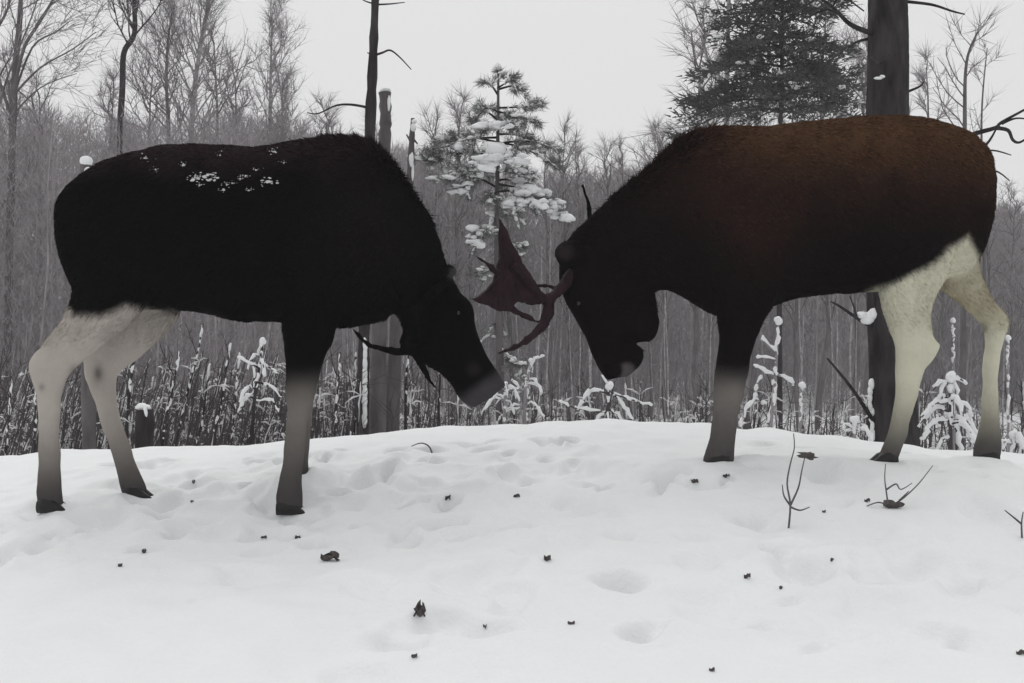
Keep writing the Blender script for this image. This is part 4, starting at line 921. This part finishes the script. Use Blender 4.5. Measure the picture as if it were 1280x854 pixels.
# ------------------------------------------------------------------ twigs and litter on the snow
def sprig(label, stems, leaf=None, r=.0035):
    b = hit(*stems[0][0]); root = thing('bare_sprig', b - np.array([0, 0, .02]), label, 'twig'); off = b - np.array([0, 0, .02])
    for i_, L in enumerate(stems):
        P = [pt(px, py, b[1] + .02 * (j % 2) * (1 if i_ % 2 else -1)) for j, (px, py) in enumerate(L)]
        if i_ == 0: P[0] = b - np.array([0, 0, .03])
        R = resample(P, 4); m = MB(); m.tube(R, np.linspace(r, r * .4, len(R)), 5); m.build('stem', M['bark_grey'], root, off)
    if leaf:
        m = MB(); c = pt(*leaf, b[1]); m.lump(c, (.035, .02, .014), rough=.5); m.build('dead_leaf', M['leaf'], root, off)
sprig('forked bare sprig with one curled dead leaf poking from the snow', [[(985, 660), (988, 632), (984, 605), (988, 580), (993, 560), (992, 542)], [(988, 632), (998, 610), (1002, 590), (1006, 572)], [(988, 632), (980, 620), (978, 606)], [(988, 634), (1000, 638), (1012, 634)]], (1010, 569), .005)
sprig('low tangled sprig poking from the snow by the near hind hoof', [[(1112, 636), (1108, 615), (1106, 598), (1107, 580)], [(1112, 634), (1130, 622), (1148, 605), (1166, 582)], [(1112, 634), (1098, 628), (1076, 636)], [(1108, 612), (1120, 605), (1126, 612), (1140, 604)], [(1124, 626), (1136, 614)]], (1115, 630), .0045)
sprig('short bare sprig at the right rim of the snow', [[(1278, 672), (1277, 655), (1279, 640)], [(1277, 655), (1266, 646), (1256, 638)]], None, .005)
sprig('tiny grass-thin sprig sticking up by the tucked muzzle', [[(541, 566), (536, 558), (526, 554), (514, 558)]], None, .006)
def litter(px, py, rx, rz, label, kind, name):
    c = hit(px, py); root = thing(name, c, label, kind, None)
    a = rng.uniform(0, 6.28); n, w = 7, 5; G = []
    for u in np.linspace(-1, 1, n):                       # a curled, torn flake
        hw_ = (1 - abs(u) ** 2.2) * .62 + .12
        for q in np.linspace(-1, 1, w):
            x_ = u * rx * (1 + rng.normal() * .07); y_ = q * hw_ * rx * (1 + rng.normal() * .12)
            G.append((x_ * math.cos(a) - y_ * math.sin(a), x_ * math.sin(a) + y_ * math.cos(a), rz * (.25 + .9 * q * q + .35 * math.sin(u * 3 + a)) + rng.normal() * rz * .12))
    G = np.array(G); k = n * w; V = np.vstack([G, G - [0, 0, .003]]); q4 = []
    for i_ in range(n - 1):
        for j_ in range(w - 1):
            f = [i_ * w + j_, i_ * w + j_ + 1, (i_ + 1) * w + j_ + 1, (i_ + 1) * w + j_]; q4 += [f[::-1], [k + e_ for e_ in f]]
    rim = [j_ for j_ in range(w)] + [i_ * w + w - 1 for i_ in range(1, n)] + [(n - 1) * w + j_ for j_ in range(w - 2, -1, -1)] + [i_ * w for i_ in range(n - 2, 0, -1)]
    for i_ in range(len(rim)): p_, r_ = rim[i_], rim[(i_ + 1) % len(rim)]; q4.append([p_, r_, k + r_, k + p_])
    m = MB(); m.add(V + c, None, q4); m.build('flake', M['leaf'], root, c)
    if rx > .0135:
        for e_ in range(2):
            b_ = rng.uniform(0, 6.28); d_ = np.array([math.cos(b_), math.sin(b_), 0]) * rx; m2 = MB()
            m2.tube(resample([c - d_ * 1.2 + [0, 0, .002], c + [0, 0, rz * rng.uniform(.6, 1.3)], c + d_ * 1.1 + [0, 0, rz * .4]], 4), np.linspace(.0035, .0015, 9), 5); m2.build('twig', M['bark_dark'], root, c)
    return root
for (px, py, rx, rz, lb) in [(412, 701, .038, .022, 'curled dark bark scrap, the largest lying on the snow below the black moose'), (525, 770, .026, .028, 'hooked dark bark scrap beside a snow hollow'), (180, 692, .014, .010, 'small bark chip above its slightly smaller neighbour'),
                             (150, 709, .012, .010, 'smaller bark chip of the close pair on the snow'), (714, 781, .013, .007, 'flat dark bark chip alone on smooth snow'), (684, 702, .016, .016, 'grey leafy scrap on the open snow'), (646, 622, .014, .010, 'ragged bark scrap below the locked antlers'),
                             (560, 632, .015, .016, 'bark scrap sunk in a small hoof hole'), (934, 724, .012, .012, 'small grey leaf scrap between two hollows'), (242, 606, .012, .012, 'dark crumb by the black moose hind hoof'), (868, 604, .018, .012, 'dark crumb in a hoof scrape by the foreleg'), (908, 600, .018, .010, 'flat dark crumb right behind the foreleg hoof'),
                             (1030, 642, .008, .008, 'tiny bark crumb right of the forked sprig'), (606, 788, .008, .008, 'tiny bark crumb right of the hooked scrap'), (1084, 628, .012, .012, 'bark crumb left of the low tangled sprig'), (1276, 819, .012, .010, 'bark crumb at the bottom right of the snow'),
                             (330, 675, .014, .008, 'flat dark flake in a hollow under the black moose chest'), (372, 673, .014, .008, 'flat dark flake right below the black moose fore hoof'), (518, 824, .010, .008, 'small flake on the snow below the hooked scrap'), (890, 840, .008, .007, 'tiny dark fleck low on the open snow'), (1040, 702, .008, .007, 'tiny dark fleck on the rim of the deep hollow'), (976, 737, .008, .007, 'tiny dark fleck below the deep hollow'), (240, 628, .009, .006, 'thin dark fleck in the trampled snow')]:
    litter(px, py, rx, rz, lb, 'bark scrap', 'bark_scrap')

# ------------------------------------------------------------------ cold mist
hz = bpy.data.meshes.new('haze')
x0, x1, y0, y1, z0, z1 = -310, 310, -50, 510, -4.5, 30.0
hv = [(x, y, z) for z in (z0, z1) for y in (y0, y1) for x in (x0, x1)]
hz.from_pydata(hv, [], [(0, 2, 3, 1), (4, 5, 7, 6), (0, 1, 5, 4), (2, 6, 7, 3), (0, 4, 6, 2), (1, 3, 7, 5)]); hz.update()
ho = bpy.data.objects.new('haze', hz); COL.objects.link(ho)
hm = bpy.data.materials.new('haze'); hm.use_nodes = True; hn = hm.node_tree.nodes; hn.clear()
ho_out = hn.new('ShaderNodeOutputMaterial'); pv = hn.new('ShaderNodeVolumePrincipled')
pv.inputs['Color'].default_value = (.95, .945, .955, 1); pv.inputs['Density'].default_value = 0.0015
hm.node_tree.links.new(pv.outputs[0], ho_out.inputs['Volume']); hz.materials.append(hm)
ho['kind'] = 'stuff'; ho['label'] = 'thin cold mist hanging over the snowy wood'; ho['category'] = 'haze'
